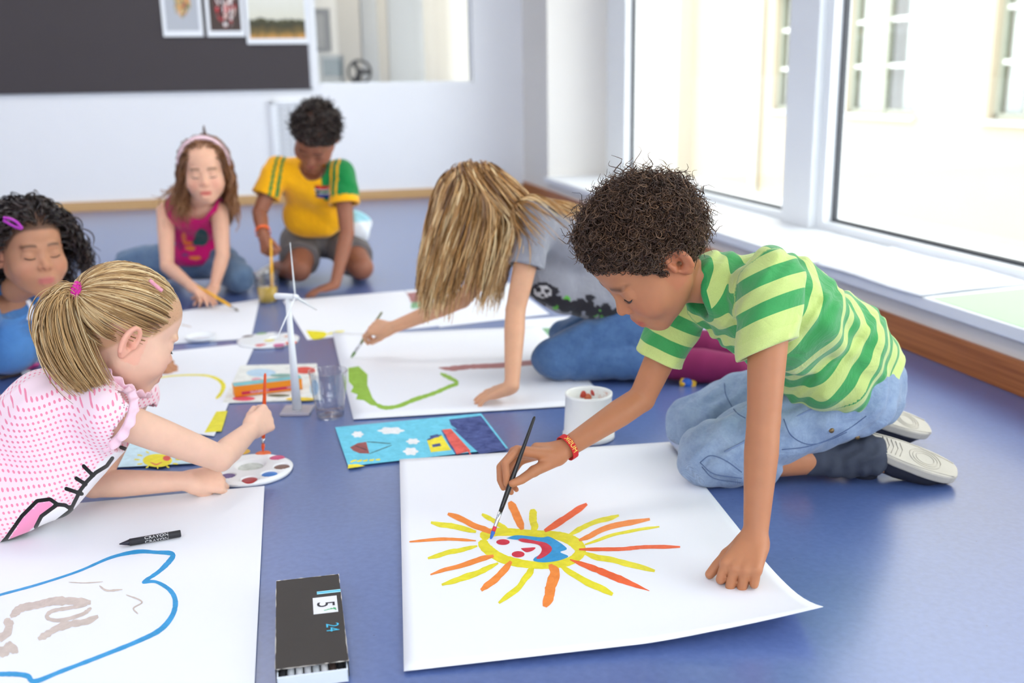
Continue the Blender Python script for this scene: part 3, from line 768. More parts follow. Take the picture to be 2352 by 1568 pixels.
# ------------------------------------------------------------------ cloth
def folds(amp, ks, seed=0):
    r = np.random.default_rng(seed); dirs = r.normal(size=(len(ks), 3)); dirs /= np.linalg.norm(dirs, axis=1)[:, None]; ph = r.uniform(0, 6.28, len(ks)); w = r.normal(size=(len(ks), 3)); w /= np.linalg.norm(w, axis=1)[:, None]
    def f(P):
        s = 0
        for d, k, p, v in zip(dirs, ks, ph, w):
            x = (P@d.astype(f32))*f32(k)+f32(p)+f32(1.6)*np.sin((P@v.astype(f32))*f32(k*.45)+f32(p*2)); s = s+np.sin(x)
        return (s*f32(amp/len(ks)**.5)).astype(f32)
    return f
def along(P, pts):
    """arc length coordinate along a polyline, extended at both ends"""
    pts = [np.array(q, float) for q in pts]; best = None; s0 = 0
    for i in range(len(pts)-1):
        ab = pts[i+1]-pts[i]; L_ = np.linalg.norm(ab); t = ((P-pts[i])@ab)/L_**2
        lo = -9 if i == 0 else 0; hi = 9 if i == len(pts)-2 else 1; tc = np.clip(t, lo, hi)
        d = np.linalg.norm(P-(pts[i]+tc[:, None]*ab), axis=1); s = s0+tc*L_
        if best is None: best, bd = s, d
        else: m = d < bd; best = np.where(m, s, best); bd = np.where(m, d, bd)
        s0 += L_
    return best
def cloth_mat(name, attr='dye', rough=.85, wscale=900, bump=.25, sheen=.3, var=.08):
    m, nt, N, Lk, B = new_mat(name)
    a = N.new('ShaderNodeAttribute'); a.attribute_name = attr
    tc = N.new('ShaderNodeTexCoord'); n = N.new('ShaderNodeTexNoise'); n.inputs['Scale'].default_value = 60; n.inputs['Detail'].default_value = 5
    Lk.new(tc.outputs['Object'], n.inputs['Vector'])
    r = N.new('ShaderNodeMapRange'); r.inputs['To Min'].default_value = 1-var; r.inputs['To Max'].default_value = 1+var; Lk.new(n.outputs['Fac'], r.inputs['Value'])
    x = N.new('ShaderNodeMix'); x.data_type = 'RGBA'; x.blend_type = 'MULTIPLY'; x.inputs[0].default_value = 1
    Lk.new(a.outputs['Color'], x.inputs[6]); Lk.new(r.outputs[0], x.inputs[7]); Lk.new(x.outputs[2], B.inputs['Base Color'])
    n2 = N.new('ShaderNodeTexNoise'); n2.inputs['Scale'].default_value = wscale; n2.inputs['Detail'].default_value = 2; Lk.new(tc.outputs['Object'], n2.inputs['Vector'])
    b = N.new('ShaderNodeBump'); b.inputs['Strength'].default_value = bump; b.inputs['Distance'].default_value = .001; Lk.new(n2.outputs['Fac'], b.inputs['Height']); Lk.new(b.outputs[0], B.inputs['Normal'])
    n3 = N.new('ShaderNodeTexNoise'); n3.inputs['Scale'].default_value = 17; n3.inputs['Detail'].default_value = 3; n3.inputs['Distortion'].default_value = 1.2; Lk.new(tc.outputs['Object'], n3.inputs['Vector'])
    b3 = N.new('ShaderNodeBump'); b3.inputs['Strength'].default_value = .55; b3.inputs['Distance'].default_value = .012; Lk.new(n3.outputs['Fac'], b3.inputs['Height']); Lk.new(b.outputs[0], b3.inputs['Normal']); Lk.new(b3.outputs[0], B.inputs['Normal'])
    B.inputs['Roughness'].default_value = rough; B.inputs['Sheen Weight'].default_value = sheen; B.inputs['Specular IOR Level'].default_value = .2
    return m
def stripe_mat(name, ca, cb, period, ctrim, ccollar):
    """woven stripes along the garment's own length coordinate"""
    m, nt, N, Lk, B = new_mat(name)
    a = N.new('ShaderNodeAttribute'); a.attribute_name = 'run'
    t = N.new('ShaderNodeAttribute'); t.attribute_name = 'trim'; c = N.new('ShaderNodeAttribute'); c.attribute_name = 'collar'
    def math_(op, *v):
        n = N.new('ShaderNodeMath'); n.operation = op
        for i, q in enumerate(v):
            if isinstance(q, (int, float)): n.inputs[i].default_value = q
            else: Lk.new(q, n.inputs[i])
        return n.outputs[0]
    def mixc(f, A, Bc):
        x = N.new('ShaderNodeMix'); x.data_type = 'RGBA'; Lk.new(f, x.inputs[0])
        for i, q in ((6, A), (7, Bc)):
            if isinstance(q, tuple): x.inputs[i].default_value = q
            else: Lk.new(q, x.inputs[i])
        return x.outputs[2]
    fr = math_('FRACT', math_('DIVIDE', a.outputs['Fac'], period)); st = math_('GREATER_THAN', fr, .5)
    col = mixc(st, ca, cb); col = mixc(math_('GREATER_THAN', t.outputs['Fac'], .5), col, ctrim); col = mixc(math_('GREATER_THAN', c.outputs['Fac'], .5), col, ccollar)
    tc = N.new('ShaderNodeTexCoord'); n2 = N.new('ShaderNodeTexNoise'); n2.inputs['Scale'].default_value = 700; n2.inputs['Detail'].default_value = 3; Lk.new(tc.outputs['Object'], n2.inputs['Vector'])
    b = N.new('ShaderNodeBump'); b.inputs['Strength'].default_value = .3; b.inputs['Distance'].default_value = .001; Lk.new(n2.outputs['Fac'], b.inputs['Height']); Lk.new(b.outputs[0], B.inputs['Normal'])
    n3 = N.new('ShaderNodeTexNoise'); n3.inputs['Scale'].default_value = 17; n3.inputs['Detail'].default_value = 3; n3.inputs['Distortion'].default_value = 1.2; Lk.new(tc.outputs['Object'], n3.inputs['Vector'])
    b3 = N.new('ShaderNodeBump'); b3.inputs['Strength'].default_value = .55; b3.inputs['Distance'].default_value = .012; Lk.new(n3.outputs['Fac'], b3.inputs['Height']); Lk.new(b.outputs[0], b3.inputs['Normal']); Lk.new(b3.outputs[0], B.inputs['Normal'])
    r = N.new('ShaderNodeMapRange'); r.inputs['To Min'].default_value = .85; r.inputs['To Max'].default_value = 1.12; Lk.new(n2.outputs['Fac'], r.inputs['Value'])
    x = N.new('ShaderNodeMix'); x.data_type = 'RGBA'; x.blend_type = 'MULTIPLY'; x.inputs[0].default_value = 1; Lk.new(col, x.inputs[6]); Lk.new(r.outputs[0], x.inputs[7]); Lk.new(x.outputs[2], B.inputs['Base Color'])
    B.inputs['Roughness'].default_value = .9; B.inputs['Sheen Weight'].default_value = .3; B.inputs['Specular IOR Level'].default_value = .15
    return m
def denim_mat(name, c0, c1):
    m, nt, N, Lk, B = new_mat(name)
    tc = N.new('ShaderNodeTexCoord'); n = N.new('ShaderNodeTexNoise'); n.inputs['Scale'].default_value = 22; n.inputs['Detail'].default_value = 10; n.inputs['Roughness'].default_value = .82
    Lk.new(tc.outputs['Object'], n.inputs['Vector'])
    r = N.new('ShaderNodeValToRGB'); r.color_ramp.elements[0].position = .15; r.color_ramp.elements[1].position = .88; r.color_ramp.elements[0].color = c0; r.color_ramp.elements[1].color = c1
    Lk.new(n.outputs['Fac'], r.inputs[0])
    w = N.new('ShaderNodeTexWave'); w.inputs['Scale'].default_value = 260; w.inputs['Distortion'].default_value = 2; w.bands_direction = 'DIAGONAL'; Lk.new(tc.outputs['Object'], w.inputs['Vector'])
    q = N.new('ShaderNodeMapRange'); q.inputs['To Min'].default_value = .86; q.inputs['To Max'].default_value = 1.1; Lk.new(w.outputs['Fac'], q.inputs['Value'])
    x = N.new('ShaderNodeMix'); x.data_type = 'RGBA'; x.blend_type = 'MULTIPLY'; x.inputs[0].default_value = 1; Lk.new(r.outputs[0], x.inputs[6]); Lk.new(q.outputs[0], x.inputs[7]); Lk.new(x.outputs[2], B.inputs['Base Color'])
    b = N.new('ShaderNodeBump'); b.inputs['Strength'].default_value = .3; b.inputs['Distance'].default_value = .001; Lk.new(w.outputs['Fac'], b.inputs['Height']); Lk.new(b.outputs[0], B.inputs['Normal'])
    n3 = N.new('ShaderNodeTexNoise'); n3.inputs['Scale'].default_value = 17; n3.inputs['Detail'].default_value = 3; n3.inputs['Distortion'].default_value = 1.2; Lk.new(tc.outputs['Object'], n3.inputs['Vector'])
    b3 = N.new('ShaderNodeBump'); b3.inputs['Strength'].default_value = .55; b3.inputs['Distance'].default_value = .012; Lk.new(n3.outputs['Fac'], b3.inputs['Height']); Lk.new(b.outputs[0], b3.inputs['Normal']); Lk.new(b3.outputs[0], B.inputs['Normal'])
    B.inputs['Roughness'].default_value = .85; B.inputs['Sheen Weight'].default_value = .2; B.inputs['Specular IOR Level'].default_value = .2
    return m
def shirt_group(B, o=.012, w=1., hem=None, sleeves=(), neck=None, fold=None, extra=None, k=.03):
    """sleeves: (shoulder, elbow, fraction, r0, r1). neck: (point, direction, radius). hem: (point, normal)"""
    g = Grp(); torso(g, B, o, w, k)
    if extra: extra(g)
    if fold is not None: g.fn(fold, 0, 'o')
    if hem is not None: g.plane(hem[0], hem[1], .004)
    for sl_ in sleeves:
        sh, el, fr, r0, r1 = sl_[:5]; sh = np.array(sh, float); el = np.array(el, float); e = lerp(sh, el, fr); s = Grp(); d = norm(el-sh)
        s.cone(lerp(sh, el, -.05), e+d*.05, r0, r1, k=0)
        if fold is not None: s.fn(fold, 0, 'o')
        s.plane(e, sl_[5] if len(sl_) > 5 else d, .002)
        g.sub(s, k=.014)
        g.cone(e-d*.004, e+d*.05, r1-.0105, r1-.0095, k=.002, op='-')
    if neck is not None:
        p, d, r = neck; p = np.array(p, float); d = norm(d); g.cone(p-d*.0, p+d*.09, r, r*1.25, k=.006, op='-')
    return g
def trousers_group(B, o=.012, waist=None, cut=(.95, .95), fold=None, s=1., rk=.058, extra=None):
    g = Grp(); hx = np.array(B['hipL'], float)-np.array(B['hipR'], float)
    pel, wa = np.array(B['pelvis'], float), np.array(B['waist'], float)
    g.ell(pel, (.108+o, .088+o, .092+o), frame3(wa-pel, hx), k=.03)
    g.ell(lerp(pel, wa, .6), (.098+o, .082+o, .08+o), frame3(wa-pel, hx), k=.03)
    if waist is not None: g.plane(waist[0], waist[1], .003)
    for L_, c in zip('LR', cut):
        hip, kn, an = (np.array(B[q+L_], float) for q in ('hip', 'kn', 'an')); e = lerp(kn, an, c)
        lg = Grp(); lg.chain([hip, lerp(hip, kn, .55), kn, lerp(kn, an, .35), e], [.072*s+o, .062*s+o, rk*s, .050*s+o*.6, .040*s+o*.6], k=0)
        g.sub(lg, k=.022)
    if fold is not None: g.fn(fold, 0, 'o')
    if extra: extra(g)
    return g
def shoe(parent, heel, toe, n, wid, msole, mupper, h=.003, up_h=.060, name='shoe', sole_t=.020, tread=True):
    """heel, toe: sole ends; n: outward normal of the sole's tread"""
    heel = np.array(heel, float); toe = np.array(toe, float); e1 = norm(toe-heel); n = np.array(n, float); n = norm(n-e1*(n@e1)); e2 = np.cross(n, e1); L_ = np.linalg.norm(toe-heel)
    P = lambda a, b, c: heel+e1*(a*L_)+e2*(b*wid)+n*c
    up = Grp()
    up.chain([P(.14, 0, -.028), P(.45, 0, -.030), P(.72, .02, -.022), P(.90, .02, -.014)], [wid*.36, wid*.38, wid*.40, wid*.26], k=.01)
    up.cone(P(.16, 0, -.035), P(.20, 0, -up_h), wid*.36, wid*.34, k=.012)
    up.plane(P(.5, 0, -.006), n, .002)
    ob, V = sdf_obj(name+'_upper', up, h, mupper, parent)
    out = []
    for i in range(36):
        a = 2*math.pi*i/36; c, s_ = math.cos(a), math.sin(a); x = .5+.5*np.sign(c)*abs(c)**.8
        wv = (.36+.10*math.sin((x-.15)*2.6))*np.sign(s_)*abs(s_)**.62+.02*(x > .4); out.append((x, wv))
    MBs = MB(); fr = lambda Vv: np.array([P(q[0], q[1], q[2]) for q in Vv])
    MBs.prism(out, -sole_t, .0, fr); so = MBs.obj(name+'_sole', msole, parent, False, bevel=.004)
    if tread:
        t = MB()
        def strip(pts, r=.0012):
            t.tube([P(x, y, .0004) for x, y in pts], r, 5)
        for rr in (.22, .30, .38):
            strip([(.66+rr*.42*math.cos(a), .03+rr*.85*math.sin(a)) for a in np.linspace(0, 6.283, 25)])
        strip([(.12+.05*math.cos(a), .02+.12*math.sin(a)) for a in np.linspace(0, 6.283, 13)])
        for x in np.linspace(.22, .40, 5): strip([(x, -.25), (x+.03, .02), (x, .28)])
        strip([(x, .40*math.sin(.55+x*2.0)) for x in np.linspace(.05, .95, 12)]); strip([(x, -.38*math.sin(.55+x*2.0)) for x in np.linspace(.05, .95, 12)])
        t.obj('tread', msole, so, True)
    return ob
# ------------------------------------------------------------------ the children
M_skin = skin_mat('skin')
M_lash = plain('dark_lashes', C3(32, 22, 18), .6, .1, 300)
V3 = lambda *a: np.array(a, float)
def person(base, label):
    r = empty('person', tuple(base), label, 'person'); ORG[r.name] = tuple(r.location); return r
def dye_obj(o, V, fn): add_col(o, 'dye', fn(V))
M_cloth = cloth_mat('knit_cloth'); M_fleece = cloth_mat('woven_cloth', wscale=500, bump=.15)

# --- boy in the green striped shirt, kneeling over the painting of the sun
pA = person((.60, 1.95, 0), 'boy in green striped t-shirt kneeling and painting a sun')
MA = head_frame((.238, 1.750, .487), (-.680, -.205, -.705), (-.652, -.27, .708), 1.05)
BA = dict(pelvis=V3(.695, 2.02, .182), waist=V3(.610, 1.945, .278), chest=V3(.478, 1.825, .372), neck=V3(.372, 1.785, .432), shL=V3(.430, 1.675, .446), shR=V3(.335, 1.895, .388),
          elL=atY(1754, 965, 1.590), wrL=atZ(1735, 1236, .072), elR=atY(1474, 915, 1.885), wrR=atY(1288, 1037, 1.785),
          hipL=V3(.675, 1.945, .170), hipR=V3(.695, 2.105, .165), knL=V3(.385, 1.905, .062), knR=V3(.388, 2.100, .066), anL=V3(.640, 1.925, .042), anR=V3(.665, 2.095, .045),
          toeL=V3(.800, 1.91, .03), toeR=V3(.82, 2.10, .03))
GY = 1.705
fA = [[atY(1188, 1034, 1.735), atY(1160, 1062, 1.712), atY(1163, 1092, 1.706), atY(1163, 1110, 1.704)],
      [atY(1181, 1037, 1.752), atY(1149, 1072, 1.732), atY(1149, 1102, 1.722), atY(1156, 1120, 1.716)],
      [atY(1185, 1045, 1.768), atY(1157, 1088, 1.756), atY(1162, 1115, 1.742), atY(1174, 1130, 1.732)],
      [atY(1198, 1055, 1.782), atY(1174, 1092, 1.776), atY(1177, 1113, 1.762), atY(1186, 1124, 1.752)]]
tA = [atY(1226, 1082, 1.733), atY(1198, 1101, 1.708), atY(1177, 1110, 1.697)]
hA_R = hand_group(BA['wrR'], atY(1186, 1036, 1.748)-BA['wrR'], (-.246, .49, -.80), -1, None, fingers=fA, thumb_pts=tA, sc_=.98)
hA_L = hand_group(BA['wrL'], (-.030, -.041, -.026), (.10, .42, -.90), 1, [(58, 98, 45), (60, 98, 45), (60, 98, 45), (58, 98, 45)], spread=.16, sc_=1.08, thumb=(.75, .55, .45, .3))
skA, lipA, bluA = C3(184, 124, 88), C3(178, 86, 76), C3(190, 110, 80)
bodyA, VA, hgA = skin_person(pA, MA, BA, [hA_L, hA_R], skA, lipA, bluA, C3(70, 48, 36), .0026, scalp=C3(70, 48, 36), mat=M_skin, arms=(.97, .92), neck_r=.043)
lashes(pA, MA, M_lash, .0014)
M_hairA = hair_mat('dark_brown_curls', C3(34, 24, 19), C3(80, 57, 43), C3(150, 114, 84), .36)
capA = cap_group(MA, .010); capA.fn(folds(.0035, [420, 530, 610, 700], 3), 0, 'o')
oc, Vc = sdf_obj('hair', capA, .0035, M_hairA, pA); add_float(oc, 'shade', np.full(len(Vc), .12))
curl_hair(oc, hgA, 4900, .031, .0066, 2.4, .00090, M_hairA, lambda q: hair_mask(q, .003), K=16, name='curls')
# shirt
fo = folds(.0046, [34, 55, 80, 110, 150], 11)
_dl = norm(BA['elL']-BA['shL']); _h = norm(CR*.93+CU*.37); nSL = norm(_dl-_h*(_dl@_h))
def exA(g):
    g.cone(BA['chest']-V3(0, 0, .01), BA['waist']-V3(0, .01, .015), .088, .092, k=.05); g.cone(BA['waist']-V3(0, .01, .015), BA['pelvis']+V3(-.02, 0, .03), .092, .098, k=.05)
    g.ell(V3(.60, 1.900, .215), (.070, .075, .050), k=.06)     # slack cloth hanging under the belly
    g.cone(V3(.440, 1.805, .395), V3(.352, 1.787, .428), .074, .058, k=.03)
shA = shirt_group(BA, .017, 1.02, hem=(V3(.735, 2.0, .215), V3(.62, .25, -.74)), fold=fo, extra=exA,
                  sleeves=[(BA['shL']+V3(0, .012, .004), BA['elL'], .50, .050, .0500, nSL), (BA['shR'], BA['elR'], .62, .051, .0485)],
                  neck=(V3(.318, 1.782, .412), V3(-.86, -.10, .42), .047))
oA, VsA = sdf_obj('t_shirt', shA, .0032, stripe_mat('green_stripes', C3(68, 158, 88), C3(196, 214, 128), .049, C3(200, 216, 132), C3(52, 150, 84)), pA)
sp = along(VsA, [BA['pelvis'], BA['waist'], BA['chest'], BA['neck']])
dl = sd_cone(VsA, BA['shL'], BA['elL'], .050, .047); dr = sd_cone(VsA, BA['shR'], BA['elR'], .050, .046)
sl, sr = along(VsA, [BA['shL'], BA['elL']]), along(VsA, [BA['shR'], BA['elR']])
tg = Grp(); torso(tg, BA, .017, 1.02); exA(tg); dt = np.abs(tg.ev(VsA)); 
def sleeve_side(sh, el, other, d):
    out = norm(sh-other); n = norm(out*.75+norm(el-sh)*.65); return (sd_plane(VsA, sh-n*.024, n) > 0) & (np.abs(d) < dt+.010)
onl, onr = sleeve_side(BA['shL'], BA['elL'], BA['shR'], dl), sleeve_side(BA['shR'], BA['elR'], BA['shL'], dr)
slp0 = sd_plane(VsA, lerp(BA['shL']+V3(0, .012, .004), BA['elL'], .50), nSL); add_float(oA, 'run', np.where(onl, slp0+.022+.049*4, np.where(onr, sr+.010, sp+.012)))
LL, LR = np.linalg.norm(BA['elL']-BA['shL']), np.linalg.norm(BA['elR']-BA['shR'])
hemd = sd_plane(VsA, V3(.735, 2.0, .215), V3(.62, .25, -.74))
slp = sd_plane(VsA, lerp(BA['shL']+V3(0, .012, .004), BA['elL'], .50), nSL)
soft = lambda x: np.clip(.5+x/.008, 0, 1)
add_float(oA, 'trim', np.maximum(np.maximum(np.where(onl, soft(slp+.022), 0), np.where(onr, soft(sr-LR*.62+.022), 0)), soft(hemd+.026)))
ne_d = sd_cone(VsA, V3(.318, 1.782, .412), V3(.318, 1.782, .412)+norm(V3(-.86, -.10, .42))*.09, .047, .059)
add_float(oA, 'collar', soft(.013-ne_d))
# jeans, rolled above the calf
def exJ(g):
    for L_ in 'LR':
        kn, an = BA['kn'+L_], BA['an'+L_]; c = lerp(kn, an, .16)
        g.cone(c+V3(0, 0, .012), lerp(kn, an, .30)+V3(0, 0, .03), .054, .050, k=.01)
jnA = trousers_group(BA, .009, waist=(V3(.705, 2.0, .245), V3(-.55, -.20, .80)), cut=(.30, .30), fold=folds(.0042, [45, 60, 85, 120, 150], 5), rk=.062, extra=exJ)
M_denA = denim_mat('light_blue_denim', C3(92, 118, 158), C3(176, 194, 214))
oJ, VJ = sdf_obj('jeans', jnA, .0040, M_denA, pA)
MB().tube(catmull([lerp(BA['hipL'], BA['knL'], t)+V3(.0, -.062, .045-.02*t) for t in (0, .3, .6, .95)]), .0018, 6).obj('seam', plain('denim_thread', C3(120, 140, 176), .8, .1, 90), oJ, True)
M_seam = plain('dark_denim_seam', C3(84, 104, 140), .85, .1, 90)
for ln in ([(1800, 962), (1818, 1000), (1858, 1020), (1905, 1010), (1945, 992)], [(1796, 1032), (1850, 1026), (1900, 1010), (1950, 984), (1990, 955)], [(1664, 880), (1668, 908), (1690, 945), (1712, 960)], [(1608, 1062), (1632, 1046), (1668, 1058), (1704, 1084)], [(1608, 1062), (1640, 1088), (1704, 1098)], [(1612, 1072), (1640, 1098), (1702, 1108)]):
    MB().tube([hit(u, v, jnA, .0004) for u, v in catmull(ln, 5)], .0010, 6).obj('seam', M_seam, oJ, True)
M_brass = plain('brass_rivet', C3(120, 98, 66), .4, .1, 90, metal=.8)
for u, v in ((1969, 1003), (1910, 988)): MB().lathe([(.0, .003), (.004, .0025), (.0055, 0)], hit(u, v, jnA, .0), 12, axis=(.1, -.9, .3)).obj('rivet', M_brass, oJ, True)
M_sole = plain('grey_white_rubber', C3(196, 190, 176), .7, .10, 25, .1, 200); M_navy = plain('navy_suede', C3(28, 32, 48), .85, .2, 30, .2, 300)
M_trimsh = plain('grey_shoe_trim', C3(150, 152, 150), .7, .1, 40)
hs, ts, nn = atY(1978, 1000, 1.925), V3(.868, 1.885, .028), norm(V3(.42, -.42, .80))
oS = shoe(pA, hs, ts, nn, .082, M_sole, M_navy, up_h=.075)
shoe(pA, V3(.735, 2.085, .100), V3(.905, 2.115, .040), norm(V3(.5, -.32, .80)), .080, M_sole, M_navy, up_h=.07)
sock = Grp(); sock.chain([lerp(BA['knL'], BA['anL'], .80), BA['anL'], BA['anL']+V3(.060, -.006, .012)], [.032, .036, .042], k=.01); sock.fn(folds(.002, [180, 240], 2), 0, 'o')
oK, VK = sdf_obj('sock', sock, .003, plain('charcoal_sock', C3(58, 64, 78), .95, .15, 90, .2, 400), pA)
# wristband with yellow capitals
def ring_band(c, ax, r, wdt, t=.0012, n=40, ell=1.0, upv=(0, 0, 1)):
    ax = norm(ax); u = np.array(upv, float); u = norm(u-ax*(u@ax)); w_ = np.cross(ax, u); mb = MB(); V = []; Fc = []
    prof = [(r, -wdt/2), (r+t, -wdt/2), (r+t, wdt/2), (r, wdt/2)]
    for i in range(n):
        a = 2*math.pi*i/n
        for q, hh in prof: V.append(np.array(c)+ax*hh+(u*math.cos(a)*ell+w_*math.sin(a))*q)
    for i in range(n):
        j = (i+1) % n
        for k_ in range(4): Fc.append((i*4+k_, i*4+(k_+1) % 4, j*4+(k_+1) % 4, j*4+k_))
    return mb.add(V, Fc), (u, w_, ax)
def text_mesh(s, size, ext=.0):
    cu = bpy.data.curves.new('t', 'FONT'); cu.body = s; cu.size = size; cu.align_x = 'CENTER'; cu.align_y = 'CENTER'; cu.extrude = ext; cu.resolution_u = 3
    o = bpy.data.objects.new('t', cu); COL.objects.link(o); bpy.context.view_layer.update()
    me = o.to_mesh(); V = np.array([v.co[:] for v in me.vertices]); Fc = [tuple(p.vertices) for p in me.polygons]; o.to_mesh_clear()
    bpy.data.objects.remove(o); bpy.data.curves.remove(cu); return V, Fc
axA = norm(BA['elR']-BA['wrR']); wbC = BA['wrR']+axA*.016
mb, (u_, w_, a_) = ring_band(wbC, axA, .0235, .012)
wb = mb.obj('wristband', plain('red_woven_band', C3(206, 28, 34), .7, .08, 200), pA)
V, Fc = text_mesh('MUSIK', .0125); V = V*np.array((-1, -1, 1))
camdir = norm(CP-wbC); cu_ = norm(camdir-axA*(camdir@axA)); cv_ = np.cross(axA, cu_)
def wrapb(V):
    out = []
    for x, y, z in V:
        a = x/.0248*1.0-.05; out.append(wbC+axA*(-y)*-1*(-1)+(cu_*math.cos(a)+cv_*math.sin(a))*.0252)
    return out
mb = MB(); mb.add(wrapb(V), Fc); mb.obj('lettering', plain('yellow_print', C3(244, 226, 110), .7, .05, 100), wb)
def pix(V):
    D = V-CP.astype(f32); z = D@CF.astype(f32); return IW/2+FPX*(D@CR.astype(f32))/z, IH/2-FPX*(D@CU.astype(f32))/z
# --- child with long fair hair in a grey shirt
pB = person((.25, 2.75, 0), 'child with long blonde hair in grey panda t-shirt kneeling behind the striped boy')
MBh = head_frame((-.085, 2.705, .452), (-.70, -.16, -.70), (-.70, -.05, .71), 1.03)
BB = dict(pelvis=V3(.400, 2.80, .190), waist=V3(.290, 2.785, .275), chest=V3(.135, 2.745, .360), neck=V3(.015, 2.72, .415), shL=V3(.062, 2.635, .430), shR=V3(.010, 2.84, .360),
          elL=atY(1184, 712, 2.565), wrL=atZ(1176, 886, .055), elR=atY(1062, 688, 2.86), wrR=atY(896, 754, 2.870), hipL=V3(.375, 2.72, .150), hipR=V3(.405, 2.88, .150), knL=V3(.115, 2.665, .064), knR=V3(.165, 2.86, .064),
          anL=V3(.385, 2.64, .045), anR=V3(.42, 2.84, .045), toeL=V3(.50, 2.62, .03), toeR=V3(.53, 2.82, .03))
hB_L = hand_group(BB['wrL'], atZ(1100, 912, .018)-BB['wrL'], (.15, .1, -1), 1, [(2, 18, 12), (0, 18, 12), (2, 20, 12), (4, 22, 14)], spread=.22, thumb=(.55, .8, .1, .1))
hB_R = hand_group(BB['wrR'], atY(838, 748, 2.905)-BB['wrR'], (.10, .55, -.82), -1, [(35, 45, 20), (45, 55, 25), (55, 60, 30), (60, 60, 30)], thumb=(.9, .2, .65, .3))
skB = C3(216, 164, 130)
_, _, hgB = skin_person(pB, MBh, BB, [hB_L, hB_R], skB, C3(200, 120, 108), C3(222, 150, 122), C3(150, 112, 76), .0038, mat=M_skin, arms=(.92, .88))
lashes(pB, MBh, M_lash)
M_hairB = hair_mat('dark_blonde_hair', C3(104, 68, 36), C3(204, 154, 94), C3(246, 220, 170), .36)
def coll_of(M, B, r=.0):
    g = Grp(M); g.pre = stretch; g.ell((0, -.014, .034), (.0715, .0890, .0795)); g.ell((0, .02, -.02), (.064, .066, .070), k=.02)
    b = Grp(); torso(b, B, .016); t = Grp(); t.sub(g, k=0); t.sub(b, k=.01); arm(t, B['shL'], B['elL'], B['wrL'], 1.3); arm(t, B['shR'], B['elR'], B['wrR'], 1.3)
    return t.ev
def tangent(q, M, v):
    nW = skull_normal(q)@M[1].T; v = np.broadcast_to(np.array(v, float), nW.shape); return v-nW*np.einsum('ij,ij->i', v, nW)[:, None]
capB = cap_group(MBh, .008); oc, Vc = sdf_obj('hair', capB, .005, M_hairB, pB); add_float(oc, 'shade', np.full(len(Vc), .3))
q = scalp_roots(hgB, 3600, lambda q: hair_mask(q, .0)); fw, upB = MBh[1][:, 1], MBh[1][:, 2]
part = np.where(q[:, 0] > -.012, 1, -1); lf = MBh[1][:, 0]
d0 = tangent(q, MBh, (0, 0, -1))*.55+tangent(q, MBh, fw)*.35+part[:, None]*lf*.55*np.clip(1-np.abs(q[:, 0])/.05, 0, 1)[:, None]
Cv = grow_hair(q, MBh, d0, 24, .0105, 1.0, coll_of(MBh, BB), .010, comb=lambda P, t: np.where(((P-MBh[0])@fw < -.035)[:, None], np.array((.9, -.1, .1)), np.array((-.30, -.05, -.35))), curl=.0040, freq=1.3, stiff=.80, vary=.18, jitter=.06)
tn = np.clip(.42+.34*np.sin(q[:, 0]*260+np.sin(q[:, 1]*120)*1.5)[:, None]+.22*rng.normal(size=len(q))[:, None]+.25*np.linspace(0, 1, 24)[None]-.10, 0, 1)
strands('long_hair', Cv, .00165, M_hairB, oc, tn, 2)
fo = folds(.0025, [40, 60, 85], 21)
neckB = (V3(.025, 2.722, .395), V3(-.85, -.05, .45), .046)
shB = shirt_group(BB, .013, .98, hem=(V3(.335, 2.79, .235), V3(.72, .0, -.62)), fold=fo, sleeves=[(BB['shL'], BB['elL'], .50, .050, .049), (BB['shR'], BB['elR'], .55, .050, .048)], neck=neckB,
                  extra=lambda g: g.chain([atY(1228, 634, 2.70), atY(1300, 678, 2.70), atY(1400, 690, 2.71)], [.052, .052, .055], k=.05))
oB, VB = sdf_obj('t_shirt', shB, .0045, M_cloth, pB)
def dyeB(V):
    c = np.tile(np.array(C3(146, 146, 154)[:3], f32), (len(V), 1)); rr = np.random.default_rng(4); u, v = pix(V); f = (V-CP.astype(f32))@CF.astype(f32) < 2.80
    def el(pu, pv, ru, rv, col): c[f & ((((u-pu)/ru)**2+((v-pv)/rv)**2) < 1)] = np.array(C3(*col)[:3], f32)
    # dark leafy band and a panda printed round the lower front
    for i in range(60):
        t = rr.random(); el(1228+t*200+rr.normal()*4, 682+t*44+rr.normal()*9, rr.uniform(7, 15), rr.uniform(6, 11), (40, 38, 44) if i % 8 else (96, 178, 62))
    el(1246, 668, 30, 20, (44, 42, 48)); el(1247, 670, 21, 14, (204, 202, 204)); el(1237, 666, 7, 6, (40, 38, 44)); el(1256, 668, 7, 6, (40, 38, 44)); el(1247, 678, 5, 4, (50, 48, 52))
    return c
dye_obj(oB, VB, dyeB)
jnB = trousers_group(BB, .006, waist=(V3(.36, 2.79, .30), V3(-.3, 0, 1)), cut=(.88, .88), fold=folds(.0035, [50, 75, 110], 8), rk=.060)
sdf_obj('jeans', jnB, .005, denim_mat('blue_denim', C3(44, 74, 122), C3(98, 134, 178)), pB)
M_maroon = plain('maroon_slipper_cloth', C3(128, 22, 78), .85, .1, 30, .1, 200); M_gold = plain('gold_print', C3(226, 178, 40), .6); M_blue_print = plain('blue_print', C3(40, 96, 190), .6)
